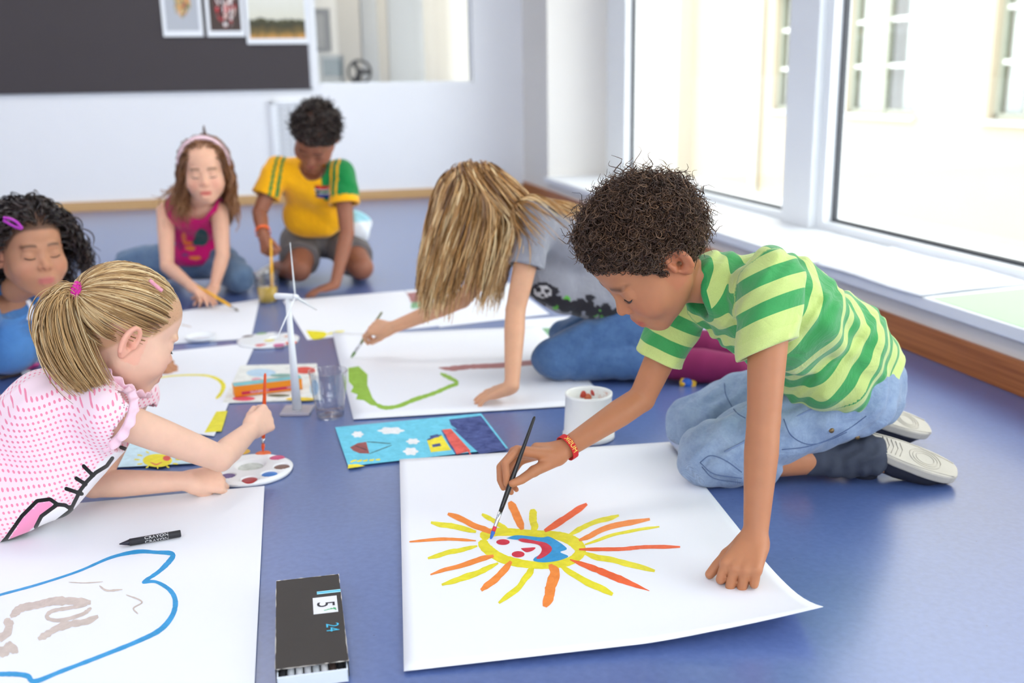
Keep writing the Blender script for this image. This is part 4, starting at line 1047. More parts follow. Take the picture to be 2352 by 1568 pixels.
for (a, t, s) in ((V3(.415, 2.635, .05), V3(.585, 2.60, .045), 1), (V3(.47, 2.80, .06), V3(.62, 2.78, .05), 0)):
    g = Grp(); g.chain([a, lerp(a, t, .5), t], [.042, .046, .036], k=0); o_, _ = sdf_obj('slipper', g, .004, M_maroon, pB)
    if s:
        for i, (u, v, r, mt) in enumerate(((1580, 880, .022, M_gold), (1578, 879, .015, M_blue_print), (1568, 882, .006, M_gold))):
            c = atY(u, v, 2.592-.001*i); MB().lathe([(0, .004+.002*i), (r*.8, .003+.002*i), (r, 0)], c, 20, axis=(0, -1, .25)).obj('crest', mt, o_, True)

# --- boy in the yellow jersey
pC = person((-.78, 4.15, 0), 'boy in yellow and green football jersey kneeling by the back wall')
MC = head_frame((-.722, 3.925, .596), (-.16, -.60, -.78), (.16, -.80, .58), 1.05)
BC = dict(pelvis=V3(-.785, 4.27, .180), waist=V3(-.782, 4.21, .280), chest=V3(-.778, 4.10, .395), neck=V3(-.760, 4.01, .485), shR=V3(-.900, 4.04, .462), shL=V3(-.650, 4.03, .448),
          elL=atY(797, 535, 3.955), wrL=atZ(770, 652, .045), elR=atY(596, 488, 3.98), wrR=atY(606, 545, 3.85), hipL=V3(-.70, 4.26, .15), hipR=V3(-.87, 4.26, .15), knL=V3(-.598, 4.075, .070), knR=V3(-.845, 4.055, .070),
          anL=V3(-.64, 4.34, .04), anR=V3(-.97, 4.22, .05))
hC_L = hand_group(BC['wrL'], atZ(712, 672, .018)-BC['wrL'], (.1, 0, -1), 1, [(2, 15, 10)]*4, spread=.22, thumb=(.5, .8, .1, .1))
hC_R = hand_group(BC['wrR'], (.20, -.62, -.70), (.55, .35, -.3), -1, [(60, 65, 30)]*4, thumb=(.85, .3, .5, .2))
skC = C3(150, 96, 72)
_, _, hgC = skin_person(pC, MC, BC, [hC_L, hC_R], skC, C3(170, 92, 84), C3(168, 104, 82), C3(40, 28, 24), .0042, scalp=C3(36, 26, 22), mat=M_skin, legs=1.08)
lashes(pC, MC, M_lash)
M_hairC = hair_mat('black_brown_curls', C3(22, 17, 16), C3(48, 37, 33), C3(92, 74, 64), .45)
capC = cap_group(MC, .014); capC.fn(folds(.005, [260, 330, 400], 9), 0, 'o'); oc, Vc = sdf_obj('hair', capC, .005, M_hairC, pC); add_float(oc, 'shade', np.full(len(Vc), .15))
curl_hair(oc, hgC, 2200, .026, .0055, 1.4, .0015, M_hairC, lambda q: hair_mask(q, .003), K=9, name='curls', sides=2)
def exC(g):
    g.ell(V3(-.785, 4.12, .27), (.125, .05, .09), k=.05)
shC = shirt_group(BC, .016, 1.05, hem=(V3(-.785, 4.2, .175), V3(0, -.15, -1)), fold=folds(.004, [30, 45, 70], 31), sleeves=[(BC['shL'], BC['elL'], .52, .052, .060), (BC['shR'], BC['elR'], .62, .052, .056)], neck=(V3(-.755, 4.03, .455), V3(.05, -.55, .85), .050), extra=exC)
oC, VC = sdf_obj('football_jersey', shC, .0046, M_fleece, pC)
def dyeC(V):
    yel, grn = np.array(C3(250, 180, 8)[:3], f32), np.array(C3(18, 128, 62)[:3], f32); c = np.tile(yel, (len(V), 1))
    ax = norm(BC['shL']-BC['shR']); s = (V-np.asarray(BC['chest'], f32))@ax.astype(f32); al = along(V, [BC['shL'], BC['elL']]); ar = along(V, [BC['shR'], BC['elR']]); L_ = np.linalg.norm(BC['elL']-BC['shL'])
    m = (s > .060) & (V[:, 2] > .345); m &= ~((al > L_*.52-.026) & (s > .07)); c[m] = grn
    fy = V[:, 1]
    # pairs of contrasting piping over both shoulders
    for off in (.0, .024):
        m = (np.abs(s-.098-off) < .0045) & (V[:, 2] > .33); c[m] = yel
        m = (np.abs(s+.098+off+(V[:, 2]-.45)*-.15) < .0050) & (V[:, 2] > .365) & (fy < BC['chest'][1]+.02); c[m] = grn
    # small flag badge on the chest
    b = atY(742, 440, 4.0); d = (V-b.astype(f32)); du, dv = d@CR.astype(f32), d@CU.astype(f32); f = (fy < BC['chest'][1]-.02)
    for cond, col in (((np.abs(du) < .030) & (dv > .006) & (dv < .020), (206, 44, 40)), ((np.abs(du) < .030) & (dv < -.006) & (dv > -.020), (32, 60, 150)), ((np.abs(du) < .030) & (np.abs(dv) < .006), (20, 122, 70)), ((du < -.008-np.abs(dv)*1.1) & (du > -.030) & (np.abs(dv) < .018), (24, 24, 26)), ((np.abs(np.abs(dv)-.006) < .0018) & (np.abs(du) < .030), (236, 236, 232))): c[cond & f] = np.array(C3(*col)[:3], f32)
    return c
dye_obj(oC, VC, dyeC)
def shorts(B, f, mat, parent, name='shorts', h=.0045, fold=None, s=1.):
    g = Grp(); hx = B['hipL']-B['hipR']; g.ell(B['pelvis'], (.118, .098, .10), frame3(B['waist']-B['pelvis'], hx))
    for L_ in 'LR':
        hip, kn = B['hip'+L_], B['kn'+L_]; e = lerp(hip, kn, f); d = norm(kn-hip); t = Grp(); t.cone(hip, e+d*.05, .082*s, .074*s, k=0); t.plane(e, d, .003); g.sub(t, k=.015)
    if fold is not None: g.fn(fold, 0, 'o')
    return sdf_obj(name, g, h, mat, parent)
shorts(BC, .66, plain('grey_brown_twill', C3(112, 106, 104), .9, .08, 40, .15, 300), pC, fold=folds(.003, [50, 80], 3), s=1.06)
M_blk = plain('black_shoe_leather', C3(22, 22, 24), .5, .15, 30); M_wht = plain('white_rubber', C3(224, 224, 222), .5, .05, 30)
shoe(pC, V3(-.985, 4.30, .055), V3(-1.045, 4.10, .035), norm(V3(-.75, .1, .65)), .080, M_wht, M_blk, h=.005, tread=False)
shoe(pC, V3(-.66, 4.37, .07), V3(-.67, 4.52, .04), norm(V3(0, .5, .8)), .080, M_wht, M_blk, h=.006, tread=False)
mb, _ = ring_band(lerp(BC['wrR'], BC['elR'], .22), BC['elR']-BC['wrR'], .0265, .014, .002); mb.obj('bracelet', plain('orange_bracelet', C3(238, 104, 48), .6, .1, 60), pC)
tail = Grp(); tail.ell(V3(-.625, 4.20, .215), (.055, .06, .07)); tail.fn(folds(.006, [60, 90], 6), 0, 'o'); o_, V_ = sdf_obj('undershirt_tail', tail, .006, M_cloth, pC)
dye_obj(o_, V_, lambda V: np.where((V[:, 2] > .245)[:, None], np.array(C3(160, 214, 228)[:3], f32), np.array(C3(232, 236, 240)[:3], f32)))

# --- girl in the magenta top
pD = person((-1.25, 4.0, 0), 'girl in magenta vest with pale pink headband sitting on the floor')
MD = head_frame((-1.128, 3.86, .478), (.235, -.965, -.06), (.0, -.05, .998), 1.02)
BD = dict(pelvis=V3(-1.265, 4.08, .130), waist=V3(-1.245, 4.05, .210), chest=V3(-1.215, 3.985, .300), neck=V3(-1.175, 3.905, .375), shR=V3(-1.318, 3.95, .325), shL=V3(-1.105, 3.93, .325),
          elR=atY(384, 612, 3.82), wrR=atY(440, 658, 3.70), elL=atY(512, 585, 3.83), wrL=atZ(492, 660, .055), hipL=V3(-1.19, 4.08, .115), hipR=V3(-1.33, 4.08, .115), knL=V3(-1.050, 3.905, .075), knR=V3(-1.555, 4.14, .085), anL=V3(-1.14, 4.17, .04), anR=V3(-1.42, 4.32, .05))
hD_R = hand_group(BD['wrR'], atY(492, 690, 3.63)-BD['wrR'], (.15, -.35, -.9), -1, [(5, 12, 8), (8, 14, 10), (12, 18, 10), (16, 22, 12)], spread=.08, thumb=(.8, .5, .1, .1))
hD_L = hand_group(BD['wrL'], atZ(458, 702, .016)-BD['wrL'], (.1, .1, -1), 1, [(2, 14, 8)]*4, spread=.25, thumb=(.5, .8, .1, .1))
skD = C3(228, 178, 150)
_, _, hgD = skin_person(pD, MD, BD, [hD_R, hD_L], skD, C3(206, 92, 88), C3(236, 156, 134), C3(104, 70, 48), .0040, brow=1., open_mouth=.009, mat=M_skin, arms=(.92, .92), neck_r=.037)
lashes(pD, MD, M_lash, .0016)
M_hairD = hair_mat('brown_wavy_hair', C3(84, 52, 32), C3(150, 102, 66), C3(206, 158, 112), .42)
capD = cap_group(MD, .009); oc, Vc = sdf_obj('hair', capD, .005, M_hairD, pD); add_float(oc, 'shade', np.full(len(Vc), .35))
q = scalp_roots(hgD, 2000, lambda q: hair_mask(q, .004) & ~((q[:, 1] > .048) & (np.abs(q[:, 0]) < .04) & (q[:, 2] < .085))); bk = -MD[1][:, 1]
d0 = tangent(q, MD, (0, 0, -1))*.5+tangent(q, MD, bk)*.8
Cv = grow_hair(q, MD, d0, 22, .0108, 1.0, coll_of(MD, BD), .012, comb=lambda P, t: norm(bk)*.35+np.sign((P-MD[0])@MD[1][:, 0])[:, None]*MD[1][:, 0]*(.10 if t < .5 else -.25), curl=.0085, freq=2.6, stiff=.72, vary=.2, jitter=.10)
tn = np.clip(.15+.5*rng.beta(2, 2, len(q))[:, None]+.3*np.linspace(0, 1, 22)[None]-.08, 0, 1)
strands('long_hair', Cv, .0021, M_hairD, oc, tn, 2)
band = [to_world(MD, np.array(((.0855*math.sin(a)), .010+.012*math.cos(a), .026+.098*math.cos(a)))) for a in np.linspace(-1.75, 1.75, 25)]
MB().tube(band, .0085, 8).obj('headband', plain('pale_pink_satin', C3(242, 208, 216), .4, .05, 40), pD, True)
MB().tube(catmull([to_world(MD, np.array(p)) for p in ((.01, -.02, .112), (.012, -.030, .135), (.010, -.036, .150), (.012, -.038, .160))]), [.006]*8+[.005]*8+[.003]*8+[.001], 6).obj('loose_tuft', M_hairD, oc, True)
shD = shirt_group(BD, .010, .95, hem=(V3(-1.26, 4.08, .105), V3(0, 0, -1)), fold=folds(.003, [40, 65], 41), neck=(V3(-1.178, 3.92, .352), V3(.15, -.62, .75), .060),
                  extra=lambda g: g.ell(V3(-1.255, 4.05, .14), (.125, .10, .06), k=.03))
for s in ('shL', 'shR'):
    c = BD[s]; out = norm(c-BD['chest']-norm(BD['neck']-BD['chest'])*((c-BD['chest'])@norm(BD['neck']-BD['chest']))); shD.cone(c+out*.004-V3(0, 0, .02), c+out*.08+V3(0, 0, .03), .050, .085, k=.006, op='-')
oD, VD = sdf_obj('vest_top', shD, .0042, M_cloth, pD)
def dyeD(V):
    c = np.tile(np.array(C3(208, 14, 112)[:3], f32), (len(V), 1)); u, v = pix(V); f = V[:, 1] < BD['chest'][1]+.02
    for pu, pv, ru, rv, col in ((463, 545, 16, 20, (36, 84, 84)), (452, 556, 10, 9, (36, 84, 84)), (430, 558, 13, 5, (226, 112, 60)), (422, 545, 6, 12, (232, 120, 80)), (437, 570, 12, 5, (224, 132, 60)), (415, 565, 7, 10, (160, 30, 100)), (448, 592, 14, 5, (232, 128, 60)), (425, 585, 9, 5, (140, 60, 120))):
        c[f & ((((u-pu)/ru)**2+((v-pv)/rv)**2) < 1)] = np.array(C3(*col)[:3], f32)
    return c
dye_obj(oD, VD, dyeD)
sdf_obj('jeans', trousers_group(BD, .006, waist=(V3(-1.26, 4.08, .21), V3(0, 0, 1)), cut=(.9, .9), fold=folds(.004, [45, 70, 100], 18), rk=.060), .005, denim_mat('grey_blue_denim', C3(64, 88, 120), C3(124, 150, 178)), pD)

# --- girl with dark curls at the left edge
pE = person((-1.45, 2.85, 0), 'girl with dark curly hair and purple clip in a blue top')
ME = head_frame((-1.265, 2.70, .370), (.668, -.740, .02), (-.08, .10, .99), 1.06)
BE = dict(pelvis=V3(-1.63, 3.12, .12), waist=V3(-1.55, 3.0, .135), chest=V3(-1.43, 2.83, .185), neck=V3(-1.335, 2.735, .262), shL=V3(-1.305, 2.845, .215), shR=V3(-1.425, 2.64, .210),
          elL=atZ(140, 832, .042), wrL=atZ(335, 834, .032), elR=V3(-1.335, 2.44, .042), wrR=V3(-1.165, 2.36, .035), hipL=V3(-1.58, 3.18, .1), hipR=V3(-1.72, 3.06, .1), knL=V3(-1.72, 3.42, .05), knR=V3(-1.9, 3.28, .05), anL=V3(-1.85, 3.65, .05), anR=V3(-2.05, 3.5, .05))
hE_L = hand_group(BE['wrL'], atZ(395, 838, .022)-BE['wrL'], (0, .6, -.8), 1, [(40, 60, 30)]*4, thumb=(.7, .6, .3, .2))
hE_R = hand_group(BE['wrR'], V3(.9, .2, -.1), (0, 0, -1), -1, [(20, 30, 15)]*4)
skE = C3(192, 138, 106)
_, _, hgE = skin_person(pE, ME, BE, [hE_L, hE_R], skE, C3(190, 104, 102), C3(204, 134, 108), C3(52, 36, 28), .0034, scalp=C3(44, 32, 28), mat=M_skin, arms=(.95, .95))
lashes(pE, ME, M_lash, .0015)
M_hairE = hair_mat('black_curly_hair', C3(20, 16, 16), C3(44, 34, 33), C3(86, 68, 62), .4)
capE = cap_group(ME, .018); capE.fn(folds(.006, [180, 240, 300], 9), 0, 'o'); oc, Vc = sdf_obj('hair', capE, .005, M_hairE, pE); add_float(oc, 'shade', np.full(len(Vc), .12))
q = scalp_roots(hgE, 2400, lambda q: hair_mask(q, .010)); d0 = (skull_normal(q)@ME[1].T)*.6+tangent(q, ME, -ME[1][:, 1])*.9+np.array((0, 0, -.1))
Cv = grow_hair(q, ME, d0, 24, .0072, .9, coll_of(ME, BE), .018, comb=lambda P, t: np.sign((P-ME[0])@ME[1][:, 0])[:, None]*ME[1][:, 0]*.45-ME[1][:, 1]*.5, curl=.0075, freq=3.0, stiff=.80, vary=.3, jitter=.22)
tn = np.clip(rng.beta(1.6, 3, len(q))[:, None]+.15*np.linspace(0, 1, 24)[None], 0, 1)
strands('curls', Cv, .0019, M_hairE, oc, tn, 2)
M_purple = plain('purple_plastic', C3(176, 44, 176), .35, .05, 40)
cp = [atY(u, v, 2.575) for u, v in ((8, 500), (22, 502), (38, 510), (50, 524), (38, 522), (22, 514), (8, 506))]
MB().tube(catmull(cp, 4), .0038, 8).obj('hair_clip', M_purple, pE, True)
shE = shirt_group(BE, .012, 1., hem=(V3(-1.62, 3.1, .12), V3(-.5, .75, 0)), fold=folds(.004, [40, 65, 90], 51), neck=(V3(-1.335, 2.735, .232), V3(.45, -.4, .78), .060), extra=lambda g: g.ell(V3(-1.42, 2.80, .09), (.10, .10, .08), k=.03),
                  sleeves=[(BE['shL'], BE['elL'], .30, .048, .046), (BE['shR'], BE['elR'], .35, .048, .046)])
oE, VE = sdf_obj('top', shE, .005, M_cloth, pE); dye_obj(oE, VE, lambda V: np.tile(np.array(C3(86, 142, 208)[:3], f32), (len(V), 1)))
MB().tube(catmull([atY(64, 690, 2.67), atY(72, 708, 2.665), atY(66, 735, 2.655)]), .006, 8).obj('undershirt_strap', plain('white_cotton', C3(240, 238, 240), .9, .05, 60), pE, True)
sdf_obj('trousers', trousers_group(BE, .006, cut=(.9, .9)), .007, denim_mat('dark_denim', C3(40, 60, 96), C3(70, 96, 140)), pE)

# --- girl with the blonde ponytail in the pink dotted top
pF = person((-.95, 1.80, 0), 'girl with blonde ponytail in pink dotted top lying on her elbows')
MF = head_frame((-.722, 1.872, .345), (.700, .560, -.445), (.40, .20, .90), 1.05)
BF = dict(pelvis=V3(-1.17, 1.70, .125), waist=V3(-1.01, 1.76, .155), chest=V3(-.855, 1.815, .195), neck=V3(-.755, 1.855, .250), shR=V3(-.712, 1.735, .220), shL=V3(-.755, 1.965, .190),
          elR=atY(505, 1052, 1.872), wrR=atY(578, 985, 2.02), elL=atZ(215, 1112, .042), wrL=atZ(435, 1104, .040), hipL=V3(-1.20, 1.80, .10), hipR=V3(-1.22, 1.62, .10), knL=V3(-1.48, 1.84, .055), knR=V3(-1.48, 1.56, .055), anL=V3(-1.72, 1.86, .05), anR=V3(-1.72, 1.5, .05))
hF_R = hand_group(BF['wrR'], atY(620, 955, 2.075)-BF['wrR'], (-.75, .45, -.35), -1, [(62, 80, 45), (68, 85, 45), (70, 85, 45), (70, 85, 45)], sc_=.98, thumb=(.85, .2, .5, .3))
hF_L = hand_group(BF['wrL'], atZ(515, 1098, .032)-BF['wrL'], (.1, .75, -.62), 1, [(55, 85, 45), (58, 88, 45), (60, 88, 45), (60, 88, 45)], sc_=.98, thumb=(.8, .3, .5, .3))
skF = C3(232, 190, 166)
_, _, hgF = skin_person(pF, MF, BF, [hF_R, hF_L], skF, C3(206, 124, 116), C3(236, 152, 132), C3(190, 152, 108), .0029, brow=.5, mat=M_skin, arms=(.93, .93), neck_r=.040, scalp=C3(196, 150, 112))
lashes(pF, MF, M_lash)
M_hairF = hair_mat('blonde_hair', C3(112, 78, 46), C3(200, 160, 106), C3(240, 220, 176), .34)
capF = cap_group(MF, .004, dz=.006); oc, Vc = sdf_obj('hair', capF, .005, M_hairF, pF); add_float(oc, 'shade', np.full(len(Vc), .38))
tieL = np.array((-.010, -.099, .038)); tie = to_world(MF, tieL)
q = scalp_roots(hgF, 2800, lambda q: hair_mask(q, .004) & ~((np.abs(q[:, 0]) > .045) & (q[:, 2] < -.015))); K = 13; t = np.linspace(0, 1, K)[None, :, None]
lin = q[:, None, :]*(1-t)+tieL*t; cc = np.array((0, -.012, .03)); rad_ = np.array((.0735, .091, .0815))
dirs = (lin-cc)/rad_; nr = np.linalg.norm(dirs, axis=2, keepdims=True); lift = 1.0+.045*np.sin(np.pi*t)+.05*rng.random((len(q), 1, 1))*np.sin(np.pi*t)
sl_ = cc+dirs/nr*rad_*lift; w_in = np.clip(t*6, 0, 1); Cl = q[:, None, :]*(1-w_in)+sl_*w_in; w_out = np.clip((t-.85)/.15, 0, 1); Cl = Cl*(1-w_out)+(tieL+rng.normal(size=(len(q), 1, 3))*.006)*w_out
tn = np.clip(.45+.28*np.sin(q[:, 0]*300+np.sin(q[:, 2]*140)*2)+.2*rng.normal(size=len(q)), 0, 1)
strands('combed_hair', to_world(MF, Cl), .00085, M_hairF, oc, tn)
n = 900; K = 19; st = tie+rng.normal(size=(n, 3))*.007; t = np.linspace(0, 1, K)[None, :, None]
fan = rng.normal(size=(n, 1, 3))*np.array((.013, .012, .008))+.007*np.sign(rng.normal(size=(n, 1, 1)))*np.array((1, .5, 0))
p1 = tie+V3(-.046, -.012, .030); p2 = tie+V3(-.058, -.03, -.08); p3 = tie+V3(.022, -.060, -.158)
B3 = (1-t)**3*st[:, None, :]+3*(1-t)**2*t*(p1+fan*1.0)+3*(1-t)*t**2*(p2+fan*1.6)+t**3*(p3+fan*1.0)*1.0
strands('ponytail', B3, .0012, M_hairF, oc, np.clip(.1+.8*rng.beta(1.6, 1.6, n), 0, 1))
for i in range(3):
    c = tie+norm(p1-tie)*(.003+.005*i); ax = norm(p1-tie); MB().tube([c+rot(np.cross(ax, V3(0, 0, 1)), ax, a)*.0165 for a in np.linspace(0, 6.283, 21)], .0046, 7, cap=False).obj('hair_tie', plain('magenta_elastic', C3(206, 24, 150), .6, .1, 80), oc, True)
MB().tube(catmull([hit(u, v, hgF, .010) for u, v in ((343, 643), (356, 655), (372, 668))]), .0042, 7).obj('hair_clip', plain('pink_glitter_clip', C3(224, 150, 170), .35, .3, 200), oc, True)
hemF = (V3(-1.28, 1.68, .12), V3(-1, -.2, 0))
shF = shirt_group(BF, .013, 1.02, hem=hemF, fold=folds(.003, [40, 60, 85], 61), neck=(V3(-.752, 1.858, .225), V3(.62, .25, .70), .050),
                  extra=lambda g: g.chain([atY(-120, 1235, 1.70), atY(-40, 1188, 1.715), atY(110, 1127, 1.74), atY(190, 1047, 1.765), atY(250, 985, 1.785)], [.062, .060, .055, .052, .046], k=.05))
for s in ('shR', 'shL'):
    c = BF[s]; d = norm(BF['elR' if s == 'shR' else 'elL']-c); shF.cone(c+d*.006, c+d*.10, .047, .060, k=.006, op='-')
oF, VF = sdf_obj('dotted_top', shF, .0034, None or bpy.data.materials.new('pink_dotted_cotton'), pF)
def dot_mat(m):
    m.use_nodes = True; nt = m.node_tree; N = nt.nodes; Lk = nt.links; B = N['Principled BSDF']
    def at(nm):
        a = N.new('ShaderNodeAttribute'); a.attribute_name = nm; return a.outputs['Fac']
    def mt(op, *v):
        n = N.new('ShaderNodeMath'); n.operation = op
        for i, q in enumerate(v):
            if isinstance(q, (int, float)): n.inputs[i].default_value = q
            else: Lk.new(q, n.inputs[i])
        return n.outputs[0]
    P_ = .0086
    fu = mt('SUBTRACT', mt('FRACT', mt('DIVIDE', at('du'), P_)), .5); fv = mt('SUBTRACT', mt('FRACT', mt('DIVIDE', at('dv'), P_)), .5)
    d = mt('SQRT', mt('ADD', mt('MULTIPLY', fu, fu), mt('MULTIPLY', fv, fv))); dot = mt('LESS_THAN', d, .24)
    x = N.new('ShaderNodeMix'); x.data_type = 'RGBA'; x.inputs[6].default_value = C3(244, 218, 228); x.inputs[7].default_value = C3(236, 138, 168); Lk.new(dot, x.inputs[0])
    pr = N.new('ShaderNodeAttribute'); pr.attribute_name = 'dye'; x2 = N.new('ShaderNodeMix'); x2.data_type = 'RGBA'; Lk.new(at('printed'), x2.inputs[0]); Lk.new(x.outputs[2], x2.inputs[6]); Lk.new(pr.outputs['Color'], x2.inputs[7])
    x3 = N.new('ShaderNodeMix'); x3.data_type = 'RGBA'; Lk.new(mt('GREATER_THAN', at('ink'), .5), x3.inputs[0]); Lk.new(x2.outputs[2], x3.inputs[6]); x3.inputs[7].default_value = C3(20, 18, 20)
    Lk.new(x3.outputs[2], B.inputs['Base Color']); B.inputs['Roughness'].default_value = .9; B.inputs['Sheen Weight'].default_value = .3; B.inputs['Specular IOR Level'].default_value = .2
dot_mat(oF.data.materials[0])
sF = along(VF, [BF['pelvis'], BF['waist'], BF['chest'], BF['neck']]); axF = norm(BF['chest']-BF['pelvis']); upF = norm(V3(0, 0, 1)-axF*axF[2]); sdF = np.cross(axF, upF)
ctr = np.stack([np.interp(sF, [0, .17, .33, .45], [p[i] for p in (BF['pelvis'], BF['waist'], BF['chest'], BF['neck'])]) for i in range(3)], -1); rel = VF-ctr
ang = np.arctan2(rel@sdF, rel@upF)
pv = norm(V3(0, -.45, .9)-axF*(V3(0, -.45, .9)@axF)); add_float(oF, 'du', (VF-BF['chest'])@axF); add_float(oF, 'dv', (VF-BF['chest'])@pv)
# printed motif near the belly: white panel, pink and white lobes, black stitched outline
def poly_dist(u, v, pts):
    pts = np.array(pts, float); d = np.full(len(u), 1e9)
    for a, b in zip(pts, pts[1:]):
        ab = b-a; t = np.clip(((u-a[0])*ab[0]+(v-a[1])*ab[1])/(ab@ab), 0, 1); d = np.minimum(d, np.hypot(u-a[0]-t*ab[0], v-a[1]-t*ab[1]))
    return d
def inside(u, v, poly):
    m = np.zeros(len(u), bool); p = np.array(poly, float)
    for (x0, y0), (x1, y1) in zip(p, np.roll(p, -1, 0)):
        c = (y0 > v) != (y1 > v); m ^= c & (u < (x1-x0)*(v-y0)/(y1-y0+1e-9)+x0)
    return m
u, v = pix(VF); front = (VF-CP.astype(f32))@CF.astype(f32) < 2.2
pc = np.tile(np.array(C3(240, 236, 240)[:3], f32), (len(VF), 1)); pm = np.zeros(len(VF), f32)
panel = [(165, 1165), (195, 1110), (230, 1060), (262, 1040), (305, 1025), (320, 1060), (200, 1190), (0, 1290), (0, 1245), (80, 1200)]
pm[inside(u, v, panel) & front] = 1
lobes = [([(20, 1240), (50, 1190), (85, 1155), (115, 1150), (130, 1165), (90, 1200), (60, 1225)], (244, 150, 190)), ([(85, 1205), (100, 1178), (145, 1160), (165, 1172), (120, 1205)], (242, 240, 242))]
for pl, col in lobes:
    m = inside(u, v, pl) & front; pm[m] = 1; pc[m] = np.array(C3(*col)[:3], f32)
lines = [[(0, 1252), (15, 1235), (50, 1185), (85, 1150), (115, 1146), (132, 1158), (95, 1185), (82, 1210)], [(132, 1158), (150, 1160), (165, 1170), (120, 1205), (15, 1245)], [(165, 1165), (185, 1125), (200, 1105), (220, 1085), (245, 1070), (258, 1052)], [(152, 1122), (188, 1134)], [(175, 1098), (197, 1112)], [(192, 1070), (214, 1092)], [(278, 1027), (302, 1036)]]
ink = np.zeros(len(VF), f32)
for ln in lines:
    ink = np.maximum(ink, np.where(front, np.clip(.5+(4.5-poly_dist(u, v, ln))/14, 0, 1), 0))
add_float(oF, 'printed', pm); add_float(oF, 'ink', ink); add_col(oF, 'dye', pc)
# ruffles round the armhole and collar
M_ruf = plain('pink_ruffle', C3(246, 208, 222), .9, .06, 60)
def ruffle(c, ax, r, n_, wd, name='ruffle'):
    ax = norm(ax); u = norm(np.cross(ax, V3(.2, .3, .9))); w_ = np.cross(ax, u); V = []; Fc = []; m = 90
    for i in range(m):
        a = 2*math.pi*i/m
        for j in range(4):
            rr = r+.004*j+.0035*math.sin(a*n_)*(j/3); V.append(np.array(c)+(u*math.cos(a)+w_*math.sin(a))*rr+ax*(wd*j/3+.004*math.cos(a*n_+1)*(j/3)))
    for i in range(m):
        k = (i+1) % m
        for j in range(3): Fc.append((i*4+j, k*4+j, k*4+j+1, i*4+j+1))
    o = MB().add(V, Fc).obj(name, M_ruf, oF, True); s_ = o.modifiers.new('s', 'SOLIDIFY'); s_.thickness = .0025; return o
dR = norm(BF['elR']-BF['shR']); ruffle(BF['shR']+dR*.004, dR, .0475, 14, .012)
ruffle(V3(-.752, 1.858, .240)+norm(V3(.62, .25, .70))*.012, V3(.62, .25, .70), .054, 16, .018)
sdf_obj('trousers', trousers_group(BF, .004, cut=(.9, .9)), .007, denim_mat('pale_denim', C3(96, 120, 160), C3(160, 180, 206)), pF)
# ------------------------------------------------------------------ paper, paint and tools on the floor
M_paper = plain('white_drawing_paper', C3(238, 240, 246), .75, .01, 4)
def paint(name, col, rough=.45, var=.10):
    # brushed colour: thin and thick streaks of the same pigment
    m = plain(name, col, rough, 0, 60, .25, 120); N = m.node_tree.nodes; Lk = m.node_tree.links; B = N['Principled BSDF']
    tc = N.new('ShaderNodeTexCoord'); n = N.new('ShaderNodeTexNoise'); n.inputs['Scale'].default_value = 42; n.inputs['Detail'].default_value = 6; n.inputs['Roughness'].default_value = .65; n.inputs['Distortion'].default_value = .8
    Lk.new(tc.outputs['Object'], n.inputs['Vector']); r = N.new('ShaderNodeValToRGB'); c = np.array(col[:3]); k = var/.10
    r.color_ramp.elements[0].position = .30; r.color_ramp.elements[1].position = .74
    r.color_ramp.elements[0].color = (*(c*(1-.14*k)), 1); r.color_ramp.elements[1].color = (*np.minimum(1, c*(1+.10*k)+.03*k), 1)
    Lk.new(n.outputs['Fac'], r.inputs[0]); Lk.new(r.outputs[0], B.inputs['Base Color']); return m
P_yel, P_org, P_red, P_blu = paint('yellow_paint', C3(236, 224, 10)), paint('orange_paint', C3(252, 138, 40)), paint('crimson_paint', C3(212, 30, 62)), paint('cyan_paint', C3(14, 152, 214))
P_dor, P_grn, P_brn, P_mud = paint('deep_orange_paint', C3(244, 94, 22)), paint('green_paint', C3(142, 190, 24)), paint('brown_red_paint', C3(164, 94, 92)), paint('muddy_wash', C3(206, 192, 182))
P_lea, P_sky, P_dkb, P_wht, P_blk, P_rof, P_hse = paint('leaf_green_paint', C3(120, 176, 124)), paint('sky_blue_crayon', C3(104, 204, 230), .7), paint('dark_blue_crayon', C3(22, 54, 130), .7, .3), paint('white_gap', C3(240, 242, 246)), paint('black_crayon', C3(34, 34, 40), .7), paint('red_crayon', C3(226, 86, 74), .7, .15), paint('sun_yellow_crayon', C3(244, 226, 40), .7)
ZL = [.0006]
def sheet(P4, name, label, group, mat=None, z=None, n=2, lift=None, cat='paper sheet', t=.0006):
    """P4: floor corners (x, y) in order; a thin slab"""
    if z is None: ZL[0] += .0005; z = ZL[0]
    P4 = [np.array(p[:2], float) for p in P4]; V = []; Fc = []
    for k in (0, 1):
        for j in range(n+1):
            for i in range(n+1):
                a, b = i/n, j/n; p = (P4[0]*(1-a)+P4[1]*a)*(1-b)+(P4[3]*(1-a)+P4[2]*a)*b
                V.append((p[0], p[1], z+(0 if k else -t)+(lift(a, b) if lift else 0)))
    m = (n+1)**2; I = lambda i, j, k: k*m+j*(n+1)+i
    for j in range(n):
        for i in range(n):
            Fc.append((I(i, j, 1), I(i, j+1, 1), I(i+1, j+1, 1), I(i+1, j, 1))[::-1]); Fc.append((I(i, j, 0), I(i+1, j, 0), I(i+1, j+1, 0), I(i, j+1, 0))[::-1])
    for i in range(n):
        Fc += [(I(i, 0, 0), I(i+1, 0, 0), I(i+1, 0, 1), I(i, 0, 1)), (I(i+1, n, 0), I(i, n, 0), I(i, n, 1), I(i+1, n, 1)), (I(0, i+1, 0), I(0, i, 0), I(0, i, 1), I(0, i+1, 1)), (I(n, i, 0), I(n, i+1, 0), I(n, i+1, 1), I(n, i, 1))]
    o = mesh_obj(name, V, Fc, mat or M_paper, None, n > 4)
    tag(o, label, cat, group); o['_z'] = z; return o
